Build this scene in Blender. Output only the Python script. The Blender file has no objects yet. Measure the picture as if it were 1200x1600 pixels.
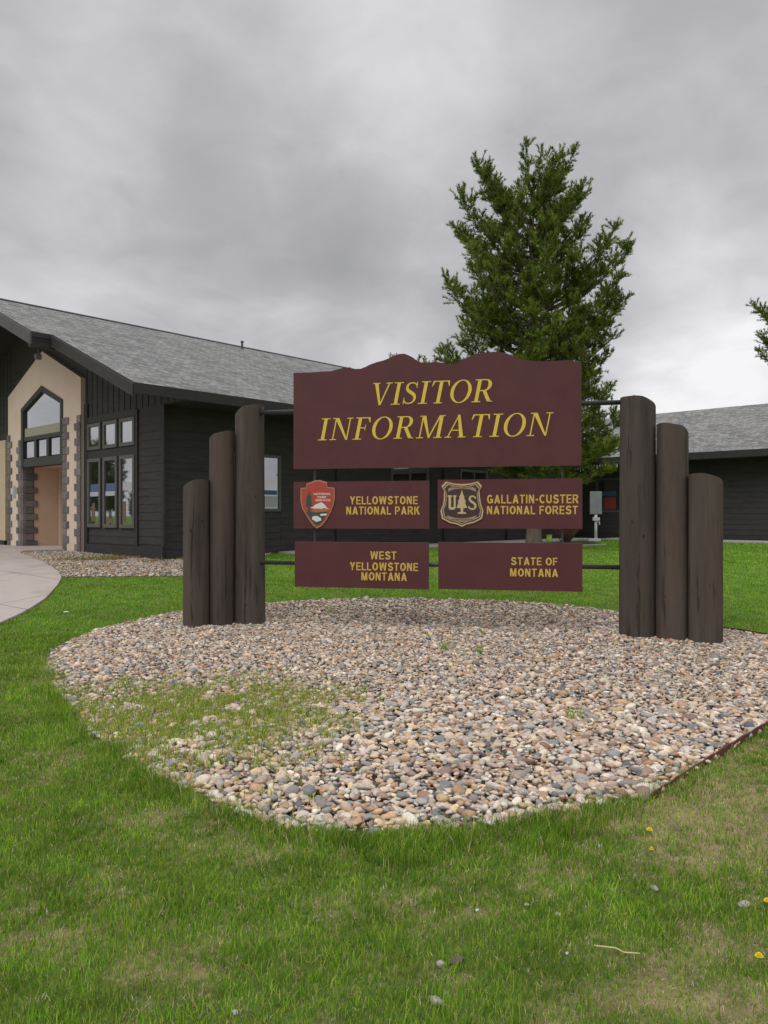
import bpy, bmesh, math, random
import numpy as np
from mathutils import Vector, Matrix, Euler
R = math.radians
sc = bpy.context.scene
COL = sc.collection
rng = np.random.default_rng(7)
random.seed(7)
F = 1180.0; HY = 805.0; CZ = 1.6          # focal length in photo pixels, horizon row, eye height

# ------------------------------------------------------------------ ground
def sst(t):
    t = np.clip(t, 0, 1); return t*t*(3-2*t)
def gz(x, y):
    y = np.asarray(y, float); x = np.asarray(x, float)
    z = .53*sst((y-10.5)/7) + .09*sst((y-17)/6)
    return z + .012*np.sin(x*1.3+.7)*np.sin(y*1.1) * np.clip(1-np.abs(y-6)/12, 0, 1)
def G(px, py):                              # the ground point seen at a photo pixel
    k = (py-HY)/F; a, b = .5, 200.
    for _ in range(60):
        m = (a+b)/2
        if k*m + float(gz(0, m)) - CZ > 0: b = m
        else: a = m
    return ((px-600)/F*a, a)

# ------------------------------------------------------------------ object helpers
def tag(o, label=None, cat=None, group=None, kind=None):
    if label: o['label'] = label
    if cat: o['category'] = cat
    if group: o['group'] = group
    if kind: o['kind'] = kind
    return o
def empty(name, loc=(0,0,0), rz=0.0):
    o = bpy.data.objects.new(name, None); COL.objects.link(o)
    o.location = loc; o.rotation_euler = (0,0,rz); o.empty_display_size = .2
    return o
def link(name, me, parent=None, loc=(0,0,0), rz=0.0):
    o = bpy.data.objects.new(name, me); COL.objects.link(o)
    if parent is not None: o.parent = parent
    o.location = loc; o.rotation_euler = (0,0,rz)
    return o
def copy_tree(o, parent=None):
    c = o.copy(); COL.objects.link(c); c.parent = parent
    for ch in list(o.children): copy_tree(ch, c)
    return c
class MB:
    def __init__(s): s.v=[]; s.f=[]; s.m=[]
    def add(s, vs, fs, mi=0):
        n=len(s.v); s.v += [tuple(v) for v in vs]
        for f in fs: s.f.append([n+i for i in f]); s.m.append(mi)
    def box(s, x0,x1,y0,y1,z0,z1, mi=0):
        vs=[(x0,y0,z0),(x1,y0,z0),(x1,y1,z0),(x0,y1,z0),(x0,y0,z1),(x1,y0,z1),(x1,y1,z1),(x0,y1,z1)]
        s.add(vs,[(3,2,1,0),(4,5,6,7),(0,1,5,4),(1,2,6,5),(2,3,7,6),(3,0,4,7)],mi); return s
    def prism(s, poly, d0, d1, axis='y', mi=0):
        # poly in (x,z) for axis y ; in (y,z) for axis x ; in (x,y) for axis z
        a = sum(poly[i][0]*poly[(i+1)%len(poly)][1]-poly[(i+1)%len(poly)][0]*poly[i][1] for i in range(len(poly)))
        if a < 0: poly = poly[::-1]
        def P(p,d):
            return (p[0],d,p[1]) if axis=='y' else ((d,p[0],p[1]) if axis=='x' else (p[0],p[1],d))
        n=len(poly); vs=[P(p,d0) for p in poly]+[P(p,d1) for p in poly]
        fs=[list(range(n)), list(range(2*n-1,n-1,-1))]+[(i+n,(i+1)%n+n,(i+1)%n,i) for i in range(n)]
        s.add(vs,fs,mi); return s
    def tube(s, pts, rad, seg=10, mi=0, cap=True):
        pts=[Vector(p) for p in pts]; rads = rad if isinstance(rad,(list,tuple)) else [rad]*len(pts)
        rings=[]; n0=None
        for i,p in enumerate(pts):
            d=(pts[min(i+1,len(pts)-1)]-pts[max(i-1,0)]).normalized()
            a = n0 if n0 is not None else (Vector((0,0,1)) if abs(d.z)<.9 else Vector((1,0,0)))
            u=d.cross(a).normalized(); w=u.cross(d).normalized(); n0=w
            rings.append([p+(u*math.cos(2*math.pi*k/seg)+w*math.sin(2*math.pi*k/seg))*rads[i] for k in range(seg)])
        vs=[v for r in rings for v in r]; fs=[]
        for i in range(len(rings)-1):
            for k in range(seg):
                fs.append((i*seg+k,i*seg+(k+1)%seg,(i+1)*seg+(k+1)%seg,(i+1)*seg+k))
        if cap: fs += [list(range(seg))[::-1], [(len(rings)-1)*seg+k for k in range(seg)]]
        s.add(vs,fs,mi); return s
    def build(s, name, mats, parent=None, smooth=False, bevel=0, loc=(0,0,0)):
        me=bpy.data.meshes.new(name); me.from_pydata(s.v,[],s.f)
        if not isinstance(mats,(list,tuple)): mats=[mats]
        for m in mats: me.materials.append(m)
        me.polygons.foreach_set('material_index', s.m)
        me.update()
        bm=bmesh.new(); bm.from_mesh(me); bmesh.ops.recalc_face_normals(bm, faces=bm.faces); bm.to_mesh(me); bm.free()
        if smooth: me.polygons.foreach_set('use_smooth',[True]*len(me.polygons))
        o=link(name,me,parent,loc)
        if bevel:
            b=o.modifiers.new('bevel','BEVEL'); b.width=bevel; b.segments=2; b.limit_method='ANGLE'
        return o
def np_mesh(name, verts, faces_list, mats, col=None, smooth=False):
    # faces_list: list of (M,k) int arrays
    me=bpy.data.meshes.new(name); me.vertices.add(len(verts))
    me.vertices.foreach_set('co', np.asarray(verts,np.float32).ravel())
    loops=np.concatenate([f.ravel() for f in faces_list]).astype(np.int32)
    cnt=np.concatenate([np.full(len(f), f.shape[1]) for f in faces_list])
    st=np.concatenate([[0],np.cumsum(cnt)[:-1]]).astype(np.int32)
    me.loops.add(len(loops)); me.loops.foreach_set('vertex_index',loops)
    me.polygons.add(len(cnt)); me.polygons.foreach_set('loop_start',st)
    if smooth: me.polygons.foreach_set('use_smooth',np.ones(len(cnt),bool))
    me.update(calc_edges=True)
    if col is not None:
        a=me.attributes.new('col','FLOAT_COLOR','POINT')
        c=np.ones((len(verts),4),np.float32); c[:,:3]=col; a.data.foreach_set('color',c.ravel())
    for m in mats: me.materials.append(m)
    return me
def inpoly(x,y,poly):
    x=np.asarray(x); y=np.asarray(y); c=np.zeros(x.shape,bool); n=len(poly)
    for i in range(n):
        x1,y1=poly[i]; x2,y2=poly[(i+1)%n]
        if y1==y2: continue
        hit=((y1>y)!=(y2>y)) & (x < (x2-x1)*(y-y1)/(y2-y1)+x1); c^=hit
    return c
def smooth_poly(pts, n=8):
    out=[]; N=len(pts)
    for i in range(N):
        p0,p1,p2,p3=[np.array(pts[(i+k-1)%N],float) for k in range(4)]
        for j in range(n):
            t=j/n
            out.append(tuple(.5*((2*p1)+(-p0+p2)*t+(2*p0-5*p1+4*p2-p3)*t*t+(-p0+3*p1-3*p2+p3)*t**3)))
    return out
_L=np.random.default_rng(3).random((256,256))
def vnoise(x,y,s):
    x=np.asarray(x)*s+57.3; y=np.asarray(y)*s+31.7
    xi=np.floor(x).astype(int); yi=np.floor(y).astype(int); fx=x-xi; fy=y-yi
    fx=fx*fx*(3-2*fx); fy=fy*fy*(3-2*fy)
    g=lambda a,b:_L[a%256,b%256]
    return (g(xi,yi)*(1-fx)+g(xi+1,yi)*fx)*(1-fy)+(g(xi,yi+1)*(1-fx)+g(xi+1,yi+1)*fx)*fy
def fbm(x,y,s): return .5*vnoise(x,y,s)+.3*vnoise(x,y,s*2.1)+.2*vnoise(x,y,s*4.5)

# ------------------------------------------------------------------ materials
def mat(name, color=(.5,.5,.5), rough=.7, metal=0.0, spec=.5):
    m=bpy.data.materials.new(name); m.use_nodes=True
    b=m.node_tree.nodes['Principled BSDF']
    b.inputs['Base Color'].default_value=(*color,1); b.inputs['Roughness'].default_value=rough
    b.inputs['Metallic'].default_value=metal; b.inputs['Specular IOR Level'].default_value=spec
    return m
def nz(nt, vec, scale, detail=4, rough=.6, stretch=None):
    if stretch:
        mp=nt.nodes.new('ShaderNodeMapping'); mp.inputs['Scale'].default_value=stretch
        nt.links.new(vec, mp.inputs['Vector']); vec=mp.outputs[0]
    n=nt.nodes.new('ShaderNodeTexNoise'); n.inputs['Scale'].default_value=scale
    n.inputs['Detail'].default_value=detail; n.inputs['Roughness'].default_value=rough
    nt.links.new(vec, n.inputs['Vector']); return n.outputs['Fac']
def ramp(nt, fac, stops):
    r=nt.nodes.new('ShaderNodeValToRGB'); e=r.color_ramp.elements
    while len(e)<len(stops): e.new(.5)
    for i,(p,c) in enumerate(stops):
        e[i].position=p; e[i].color=(*c,1) if len(c)==3 else c
    nt.links.new(fac, r.inputs[0]); return r.outputs[0]
def bump(m, height, strength=.3, dist=.01):
    nt=m.node_tree; b=nt.nodes.new('ShaderNodeBump'); b.inputs['Strength'].default_value=strength
    b.inputs['Distance'].default_value=dist; nt.links.new(height,b.inputs['Height'])
    nt.links.new(b.outputs[0], nt.nodes['Principled BSDF'].inputs['Normal'])
def objvec(nt):
    return nt.nodes.new('ShaderNodeTexCoord').outputs['Object']
def mixc(nt, fac, a, b, mode='MIX'):
    x=nt.nodes.new('ShaderNodeMix'); x.data_type='RGBA'; x.blend_type=mode
    for sock,v in ((x.inputs[0],fac),(x.inputs[6],a),(x.inputs[7],b)):
        if hasattr(v,'is_output'): nt.links.new(v,sock)
        elif isinstance(v,(int,float)): sock.default_value=v
        else: sock.default_value=(*v,1)
    return x.outputs[2]
def noisy(name, c1, c2, scale, rough=.8, bs=.2, bd=.005, stretch=None, c3=None, spec=.5, pos=(.3,.7)):
    m=mat(name,c1,rough,spec=spec); nt=m.node_tree; v=objvec(nt)
    f=nz(nt,v,scale,6,.65,stretch)
    st=[(pos[0],c1),(pos[1],c2)]
    if c3: st=[(pos[0],c1),((pos[0]+pos[1])/2,c2),(pos[1],c3)]
    nt.links.new(ramp(nt,f,st), nt.nodes['Principled BSDF'].inputs['Base Color'])
    if bs: bump(m, nz(nt,v,scale*3,5,.7,stretch), bs, bd)
    return m
M={}
M['maroon']=noisy('maroon_paint',(.086,.0245,.028),(.114,.034,.037),2.2,.50,.10,.002,spec=.35)
M['edge']=mat('board_edge',(.15,.12,.11),.6)
M['gold']=noisy('gold_paint',(.70,.52,.045),(.78,.60,.08),30,.5,.1,.001)
M['goldsmall']=noisy('gold_small_letters',(.60,.41,.07),(.68,.48,.10),30,.5,.1,.001)
M['steel']=noisy('dark_steel_rail',(.028,.028,.032),(.055,.05,.05),25,.45,.1,.001)
M['darkwood']=noisy('dark_stained_siding',(.020,.0185,.0185),(.037,.034,.032),1.6,.72,.35,.004,stretch=(1,1,7),c3=(.047,.042,.039))
M['trim']=noisy('dark_trim',(.022,.021,.021),(.036,.033,.031),5,.65,.2,.002)
M['trimgrey']=noisy('grey_barge_board',(.060,.060,.062),(.085,.083,.082),4,.6,.15,.002)
M['soffit']=noisy('soffit_boards',(.020,.020,.022),(.03,.03,.032),3,.8,.2,.003,stretch=(6,1,1))
M['stucco']=noisy('tan_stucco',(.66,.53,.42),(.72,.59,.475),2.0,.9,.35,.004)
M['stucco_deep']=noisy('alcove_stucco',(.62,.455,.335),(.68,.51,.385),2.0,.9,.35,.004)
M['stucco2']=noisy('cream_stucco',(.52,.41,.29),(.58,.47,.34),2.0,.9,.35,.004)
M['winframe']=noisy('window_frame_grey',(.085,.085,.080),(.11,.108,.10),9,.5,.1,.001)
M['frame_dark']=noisy('window_frame_dark',(.026,.026,.028),(.038,.036,.036),9,.5,.1,.001)
M['white']=noisy('white_enamel',(.62,.63,.64),(.72,.72,.73),9,.4,.05,.001)
M['blue']=mat('blue_poster',(.06,.10,.22),.4)
M['paper']=mat('pale_paper',(.42,.44,.46),.5)
M['tanpaper']=mat('tan_panel',(.15,.105,.06),.6)
M['red']=mat('red_panel',(.26,.05,.035),.5)
M['lime']=noisy('lime_plastic',(.36,.55,.03),(.45,.65,.06),12,.4,.1,.001)
M['twigs']=noisy('brown_twigs',(.10,.05,.03),(.17,.085,.05),20,.85,.2,.002)
M['rust']=noisy('rusted_steel',(.10,.030,.022),(.16,.055,.04),14,.8,.4,.003)
M['petal']=noisy('yellow_petals',(.80,.60,.01),(.85,.68,.02),60,.6,.1,.001)
M['stem']=mat('flower_stem',(.16,.24,.05),.6)
M['concrete']=noisy('walk_concrete',(.36,.305,.275),(.46,.40,.365),1.3,.9,.25,.003,c3=(.41,.355,.325))
M['pathconc']=noisy('pale_concrete',(.40,.39,.36),(.50,.48,.45),2.,.9,.25,.003)
M['bark']=noisy('pine_bark',(.075,.055,.045),(.16,.125,.105),9,.9,.8,.02,stretch=(1,1,.25),c3=(.21,.17,.15))
M['mulch']=noisy('dark_mulch',(.02,.014,.011),(.05,.035,.026),40,.95,.9,.02)
M['stone_pale']=noisy('pale_stone',(.30,.28,.26),(.44,.41,.38),18,.85,.4,.003)
M['stone_dark']=noisy('clod',(.10,.075,.055),(.17,.13,.10),22,.95,.7,.005)
M['straw']=noisy('dry_straw',(.50,.42,.22),(.62,.54,.30),30,.7,.2,.001)

def attr_mat(name, rough=.7, spec=.3, trans=0.0, noise=0.0, nscale=60, bs=0):
    m=mat(name,(.5,.5,.5),rough,spec=spec); nt=m.node_tree
    a=nt.nodes.new('ShaderNodeAttribute'); a.attribute_name='col'; c=a.outputs['Color']
    v=objvec(nt); b=nt.nodes['Principled BSDF']
    if noise:
        c=mixc(nt, 1.0, c, ramp(nt, nz(nt,v,nscale,4,.7), [(.25,(1-noise,)*3),(.75,(1+noise*.6,)*3)]), 'MULTIPLY')
    nt.links.new(c,b.inputs['Base Color'])
    if bs: bump(m, nz(nt,v,nscale*1.7,5,.7), bs, .004)
    if trans:
        t=nt.nodes.new('ShaderNodeBsdfTranslucent'); nt.links.new(c,t.inputs['Color'])
        mx=nt.nodes.new('ShaderNodeMixShader'); mx.inputs[0].default_value=trans
        nt.links.new(b.outputs[0],mx.inputs[1]); nt.links.new(t.outputs[0],mx.inputs[2])
        nt.links.new(mx.outputs[0], nt.nodes['Material Output'].inputs['Surface'])
    return m
M['ground']=attr_mat('lawn_soil',.95,.1,0,.45,38,.6)
M['grass']=attr_mat('grass_blade',.55,.25,.30)
M['needle']=attr_mat('pine_needle',.5,.3,.25)
M['pebble']=attr_mat('river_pebble',.75,.3,0,.28,45,.12)

def glass_mat():
    m=mat('window_glass',(.018,.019,.020),.05,spec=.5); nt=m.node_tree; b=nt.nodes['Principled BSDF']
    g=nt.nodes.new('ShaderNodeBsdfGlossy'); g.inputs['Roughness'].default_value=.02; g.inputs['Color'].default_value=(.9,.93,.95,1)
    fr=nt.nodes.new('ShaderNodeLayerWeight'); fr.inputs['Blend'].default_value=.38
    mp=nt.nodes.new('ShaderNodeMapRange'); mp.inputs['To Min'].default_value=.42; mp.inputs['To Max'].default_value=1.0
    nt.links.new(fr.outputs['Fresnel'],mp.inputs['Value'])
    mx=nt.nodes.new('ShaderNodeMixShader'); nt.links.new(mp.outputs[0],mx.inputs[0])
    nt.links.new(b.outputs[0],mx.inputs[1]); nt.links.new(g.outputs[0],mx.inputs[2])
    nt.links.new(mx.outputs[0], nt.nodes['Material Output'].inputs['Surface'])
    v=objvec(nt); bp=nt.nodes.new('ShaderNodeBump'); bp.inputs['Strength'].default_value=.03; bp.inputs['Distance'].default_value=.01
    nt.links.new(nz(nt,v,1.5,2),bp.inputs['Height']); nt.links.new(bp.outputs[0],g.inputs['Normal'])
    return m
M['glass']=glass_mat()

def log_mat():
    m=mat('weathered_log',(.05,.04,.035),.85,spec=.25); nt=m.node_tree; v=objvec(nt)
    oi=nt.nodes.new('ShaderNodeObjectInfo'); ad=nt.nodes.new('ShaderNodeVectorMath'); ad.operation='ADD'; ml=nt.nodes.new('ShaderNodeMath'); ml.operation='MULTIPLY'; ml.inputs[1].default_value=37.0
    nt.links.new(oi.outputs['Random'],ml.inputs[0]); nt.links.new(v,ad.inputs[0]); nt.links.new(ml.outputs[0],ad.inputs[1]); v=ad.outputs[0]
    f=nz(nt,v,5.5,7,.68,(1.0,1.0,.10)); g=nz(nt,v,1.3,4,.6,(1,1,.55)); k=nz(nt,v,14,5,.7,(1,1,.06))
    c=ramp(nt,f,[(.30,(.038,.033,.029)),(.5,(.070,.060,.052)),(.72,(.102,.088,.076))])
    c=mixc(nt,ramp(nt,g,[(.42,(0,0,0)),(.66,(.75,.75,.75))]),c,(.085,.064,.055))
    c=mixc(nt,ramp(nt,k,[(.34,(.85,.85,.85)),(.43,(0,0,0))]),c,(.020,.016,.014))
    vor=nt.nodes.new('ShaderNodeTexVoronoi'); vor.inputs['Scale'].default_value=1.0
    mp=nt.nodes.new('ShaderNodeMapping'); mp.inputs['Scale'].default_value=(4.2,4.2,2.2); nt.links.new(v,mp.inputs['Vector']); nt.links.new(mp.outputs[0],vor.inputs['Vector'])
    c=mixc(nt,ramp(nt,vor.outputs['Distance'],[(.035,(.8,.8,.8)),(.085,(0,0,0))]),c,(.016,.012,.010))
    nt.links.new(c,nt.nodes['Principled BSDF'].inputs['Base Color'])
    c=mixc(nt,oi.outputs['Random'],c,mixc(nt,1.,c,(1.28,1.2,1.12),'MULTIPLY')); nt.links.new(c,nt.nodes['Principled BSDF'].inputs['Base Color'])
    bump(m,f,.7,.015); return m
M['log']=log_mat()
def shingle_mat():
    m=mat('grey_asphalt_shingles',(.2,.2,.2),.95,spec=.15); nt=m.node_tree
    uv=nt.nodes.new('ShaderNodeUVMap').outputs[0]
    br=nt.nodes.new('ShaderNodeTexBrick'); br.offset=.37; br.offset_frequency=2; br.squash=1.4; br.squash_frequency=3
    nt.links.new(uv,br.inputs['Vector'])
    br.inputs['Color1'].default_value=(.160,.160,.157,1); br.inputs['Color2'].default_value=(.32,.32,.312,1)
    br.inputs['Mortar'].default_value=(.085,.085,.085,1)
    br.inputs['Scale'].default_value=1; br.inputs['Brick Width'].default_value=.19; br.inputs['Row Height'].default_value=.142
    br.inputs['Mortar Size'].default_value=.009; br.inputs['Mortar Smooth'].default_value=.3; br.inputs['Bias'].default_value=.1
    big=ramp(nt,nz(nt,uv,.8,3),[(.3,(.86,.86,.87)),(.7,(1.1,1.1,1.08))])
    fine=ramp(nt,nz(nt,uv,60,3,.8),[(.3,(.75,.75,.75)),(.7,(1.2,1.2,1.2))])
    c=mixc(nt,1.,br.outputs['Color'],big,'MULTIPLY'); c=mixc(nt,1.,c,fine,'MULTIPLY')
    nt.links.new(c,nt.nodes['Principled BSDF'].inputs['Base Color'])
    bump(m,br.outputs['Color'],.5,.01); return m
M['shingle']=shingle_mat()
def stone_mat():
    m=mat('quoin_stone',(.2,.2,.2),.9,spec=.2); nt=m.node_tree; v=objvec(nt)
    sn=nt.nodes.new('ShaderNodeVectorMath'); sn.operation='SNAP'; sn.inputs[1].default_value=(.23,.3,.205); nt.links.new(v,sn.inputs[0])
    w=nt.nodes.new('ShaderNodeTexWhiteNoise'); w.noise_dimensions='3D'; nt.links.new(sn.outputs[0],w.inputs['Vector'])
    c=ramp(nt,w.outputs['Value'],[(0,(.12,.115,.115)),(.3,(.17,.15,.165)),(.55,(.16,.175,.155)),(.8,(.22,.185,.20)),(1,(.27,.26,.24))])
    c=mixc(nt,.7,c,ramp(nt,nz(nt,v,14,6,.7),[(.3,(.7,.7,.7)),(.7,(1.2,1.2,1.2))]),'MULTIPLY')
    nt.links.new(c,nt.nodes['Principled BSDF'].inputs['Base Color']); bump(m,nz(nt,v,16,6,.7),.7,.02); return m
M['stone']=stone_mat()

# ------------------------------------------------------------------ authored outlines on the ground
bed_px=[(72,1038),(88,1016),(135,992),(200,973),(285,956),(350,949),(412,944),(500,938),(600,936),(700,938),(800,941),(900,948),(972,957)]
bed_pts=[G(*p) for p in bed_px]+[(3.85,12.2),(4.55,10.95),(5.25,9.6),(5.6,8.75),(5.15,7.95),(4.15,7.0)]
bed_pts+=[G(*p) for p in [(1200,1137),(1140,1175),(1085,1210),(1035,1241),(960,1258),(890,1268),(830,1285),(740,1296),(650,1302),(560,1307),(480,1303),(400,1288),(330,1260),(240,1218),(180,1178),(130,1136),(100,1095),(80,1062)]]
BED=smooth_poly(bed_pts,5)
walk_px=[(-330,1170),(-150,1060),(0,976),(40,957),(72,936),(90,916),(97,904),(88,893),(70,882),(45,871),(30,865),(28,861.5)]
walk_edge=[G(*p) for p in walk_px]
GRAV2=[G(*p) for p in [(28,862),(45,872),(70,883),(88,894),(99,903),(180,902),(285,901),(330,898)]]
A=R(43); a_=np.array([math.sin(A),math.cos(A)]); b_=np.array([math.cos(A),-math.sin(A)])
OX,OY=-5.17,17.7
def W(t,s): return (OX+a_[0]*s+b_[0]*t, OY+a_[1]*s+b_[1]*t)
GRAV2+= [W(0.02,3.2),W(.02,.0),W(-3.9,-.02),W(-5.1,-.2)]
def walk_x(y):                               # right edge of the concrete walk at depth y
    ys=[p[1] for p in walk_edge]; xs=[p[0] for p in walk_edge]
    return np.interp(y,ys,xs)
PORCH=[W(-14,-.1),W(-14,-1.4),W(-5.05,-1.25),W(-4.9,-.1)]
PATHA=[W(0.05,3.4),W(1.5,3.4),W(1.5,18.6),W(14,18.75),W(14,20.25),W(.05,20.25)]
BLDA=[W(-14.6,0),W(.05,0),W(.05,18.3),W(-14.6,18.3)]
BLDB=[W(-2.2,20.3),W(14,20.3),W(14,30),W(-2.2,30)]
def on_lawn(x,y):
    k=~inpoly(x,y,BED)
    k&=~((x<walk_x(y))&(y<walk_edge[-1][1]))
    for P in (GRAV2,PORCH,PATHA,BLDA,BLDB): k&=~inpoly(x,y,P)
    k&=~((y>walk_edge[-1][1])&(x<-10.5))
    return k
dry_spots=[(1120,1290,.75,.38,1.0),(1190,1240,.7,.5,.7),(1140,1330,.55,.22,.9),(1090,1457,.13,.12,.9),(930,1565,.18,.09,.7),(1060,1575,.20,.09,.7),(700,1530,.16,.12,.4),(240,1500,.35,.22,.22),
           (200,1300,.35,.22,.25),(420,1330,.25,.10,.5),(720,1400,.20,.12,.3),(560,1440,.25,.2,.15),(60,1200,.4,.35,.22),(1180,1480,.3,.15,.3),(1175,1560,.25,.15,.6),(270,1210,.2,.15,.3),(1000,1270,.3,.12,.6),(1190,1180,.5,.25,.6),(1000,1520,.3,.1,.3)]
DS=[(*G(px,py),rx,ry,w) for px,py,rx,ry,w in dry_spots]
lush_px=[(640,1335,.32,.13),(880,1310,.22,.1),(130,1110,.3,.45),(200,1230,.35,.3),(30,1330,.4,.3),(960,1430,.35,.2),(600,1560,.3,.18),(330,1400,.3,.2),(820,1500,.28,.2),(40,1560,.25,.2)]
LS=[(*G(px,py),rx,ry) for px,py,rx,ry in lush_px]
def dryness(x,y):
    d=.75*(fbm(x,y,1.7)-.50)+1.7*(fbm(x+9,y-4,7)-.5)+1.0*(vnoise(x-3,y+8,27)-.5)+.07
    d=np.where(y>9, d*.30+.05, d)
    for X,Y,rx,ry,w in DS:
        q=((x-X)/rx)**2+((y-Y)/ry)**2
        d=d+1.1*w*np.exp(-q*1.1)*(-.05+2.1*fbm(x,y,9))
    for X,Y,rx,ry in LS:
        d=d-.6*np.exp(-(((x-X)/rx)**2+((y-Y)/ry)**2)*1.2)
    d=d+np.where((y>19)&(x>3),.5*np.clip(vnoise(x,y,.35)-.4,0,1),0)
    return np.clip(d,0,1)

# ------------------------------------------------------------------ the ground sheet
def grid_axis(lo,hi,step,far):
    a=list(np.arange(lo,hi+1e-6,step)); g=step; x=hi; up=[]
    while x<far: g*=1.35; x+=g; up.append(x)
    g=step; x=lo; dn=[]
    while x>-far: g*=1.35; x-=g; dn.append(x)
    return np.array(dn[::-1]+a+up)
gx=grid_axis(-11,12,.09,600); gy=grid_axis(1.2,16,.08,600)
X,Y=np.meshgrid(gx,gy); x=X.ravel(); y=Y.ravel(); z=gz(x,y)
d=dryness(x,y)
inb=inpoly(x,y,BED); ing=inpoly(x,y,GRAV2)
n1=fbm(x,y,11)[:,None]
cg=np.array([.10,.145,.030])*(.6+.8*n1); cd=np.array([.26,.215,.11])*(.5+1.0*n1)
far=np.clip((y-9)/9,0,1)[:,None]
cgf=np.array([.135,.245,.026])*(.85+.3*n1)
c=(cg*(1-far)+cgf*far)*(1-d[:,None])+cd*d[:,None]
soil=np.array([.19,.155,.122])*(.6+.8*n1)
c=np.where((inb|ing)[:,None],soil,c)
z=z-np.where(inb,.012,0)
nx,ny=len(gx),len(gy)
idx=np.arange(nx*ny).reshape(ny,nx)
q=np.stack([idx[:-1,:-1],idx[:-1,1:],idx[1:,1:],idx[1:,:-1]],-1).reshape(-1,4)
me=np_mesh('ground',np.stack([x,y,z],1),[q],[M['ground']],c,True)
tag(link('ground',me),'lawn ground of mown grass and thatch sloping gently up to the buildings',None,None,'structure')

# concrete walk
ys=np.concatenate([np.linspace(walk_edge[0][1]-4,walk_edge[-1][1],70)])
xs_e=walk_x(ys); rows=[]; 
cols=np.linspace(0,1,24)
V=[];Fc=[]
for j,yy in enumerate(ys):
    for cc in cols:
        xx=-30+(xs_e[j]+30)*cc; V.append((xx,yy,float(gz(xx,yy))+.035))
nC=len(cols)
for j in range(len(ys)-1):
    for i in range(nC-1): Fc.append((j*nC+i,j*nC+i+1,(j+1)*nC+i+1,(j+1)*nC+i))
base=len(V)
for j,yy in enumerate(ys): V.append((xs_e[j]+.004,yy,float(gz(xs_e[j],yy))-.08))
for j in range(len(ys)-1): Fc.append((j*nC+nC-1,base+j,base+j+1,(j+1)*nC+nC-1))
mb=MB(); mb.add(V,Fc)
tag(mb.build('walkway',M['concrete'],smooth=False),'pinkish grey concrete walk curving to the entrance at left',None,None,'structure')
nt_=M['concrete'].node_tree; v_=objvec(nt_); wv=nt_.nodes.new('ShaderNodeTexBrick'); wv.offset=0; wv.inputs['Scale'].default_value=1; wv.inputs['Brick Width'].default_value=2.4; wv.inputs['Row Height'].default_value=1.8; wv.inputs['Mortar Size'].default_value=.012
wv.inputs['Color1'].default_value=wv.inputs['Color2'].default_value=(1,1,1,1); wv.inputs['Mortar'].default_value=(.45,.42,.40,1)
mp_=nt_.nodes.new('ShaderNodeMapping'); mp_.inputs['Rotation'].default_value=(0,0,R(32)); nt_.links.new(v_,mp_.inputs['Vector']); nt_.links.new(mp_.outputs[0],wv.inputs['Vector'])
pb=nt_.nodes['Principled BSDF']; old=pb.inputs['Base Color'].links[0].from_socket; nt_.links.new(mixc(nt_,1.,old,wv.outputs['Color'],'MULTIPLY'),pb.inputs['Base Color'])
# entrance slab and pale strip path along the walls
def slab(name,poly,dz,m,label,dn=.2):
    mb=MB(); n=len(poly); P=[]
    for i in range(n):
        p=np.array(poly[i]);q_=np.array(poly[(i+1)%n]); k=max(1,int(np.linalg.norm(q_-p)/.6))
        for j in range(k): P.append(tuple(p+(q_-p)*j/k))
    n=len(P)
    top=[(p[0],p[1],float(gz(*p))+dz) for p in P]; bot=[(p[0],p[1],float(gz(*p))-dn) for p in P]
    mb.add(top+bot,[list(range(n))]+[(i,(i+1)%n,(i+1)%n+n,i+n) for i in range(n)])
    o=mb.build(name,m); tag(o,label,None,None,'structure'); return o
mbp=MB(); mbp.prism([W(-16,-.14),W(-16,-1.4),W(-5.0,-1.25),W(-4.9,-.14)],.3,.66,'z'); mbp.prism([W(O_,-.138) if k<1 else W(O_,.99) for O_,k in ((-7.92,0),(-7.92,1),(-5.08,1),(-5.08,0))],.3,.66,'z')
tag(mbp.build('entrance_slab',M['concrete'],bevel=.01),'low concrete slab before the stone portal',None,None,'structure')
def strip(name,p0,p1,wid,dz,m,label):
    # p in (t,s); strip between p0 and p1 widened toward wid (dt,ds)
    N=30; mb=MB(); top=[]
    for i in range(N+1):
        f=i/N; t=p0[0]+(p1[0]-p0[0])*f; s=p0[1]+(p1[1]-p0[1])*f
        for k in (0,1):
            X_,Y_=W(t+wid[0]*k,s+wid[1]*k); zz=float(gz(X_,Y_)); top.append((X_,Y_,zz+dz)); top.append((X_,Y_,zz-.15))
    fs=[]
    for i in range(N):
        o=i*4; fs+=[(o,o+2,o+6,o+4),(o+2,o+3,o+7,o+6),(o,o+4,o+5,o+1)]
    fs+=[(0,1,3,2),(4*N,4*N+2,4*N+3,4*N+1)]
    mb.add(top,fs); return tag(mb.build(name,m),label,None,None,'structure')
strip('path',(.06,3.4),(.06,18.68),(1.45,0),.05,M['pathconc'],'pale concrete path along the long dark wall behind the sign')
strip('path',(1.56,18.72),(14,18.72),(0,1.52),.05,M['pathconc'],'pale concrete path in front of the right hand building')

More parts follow.
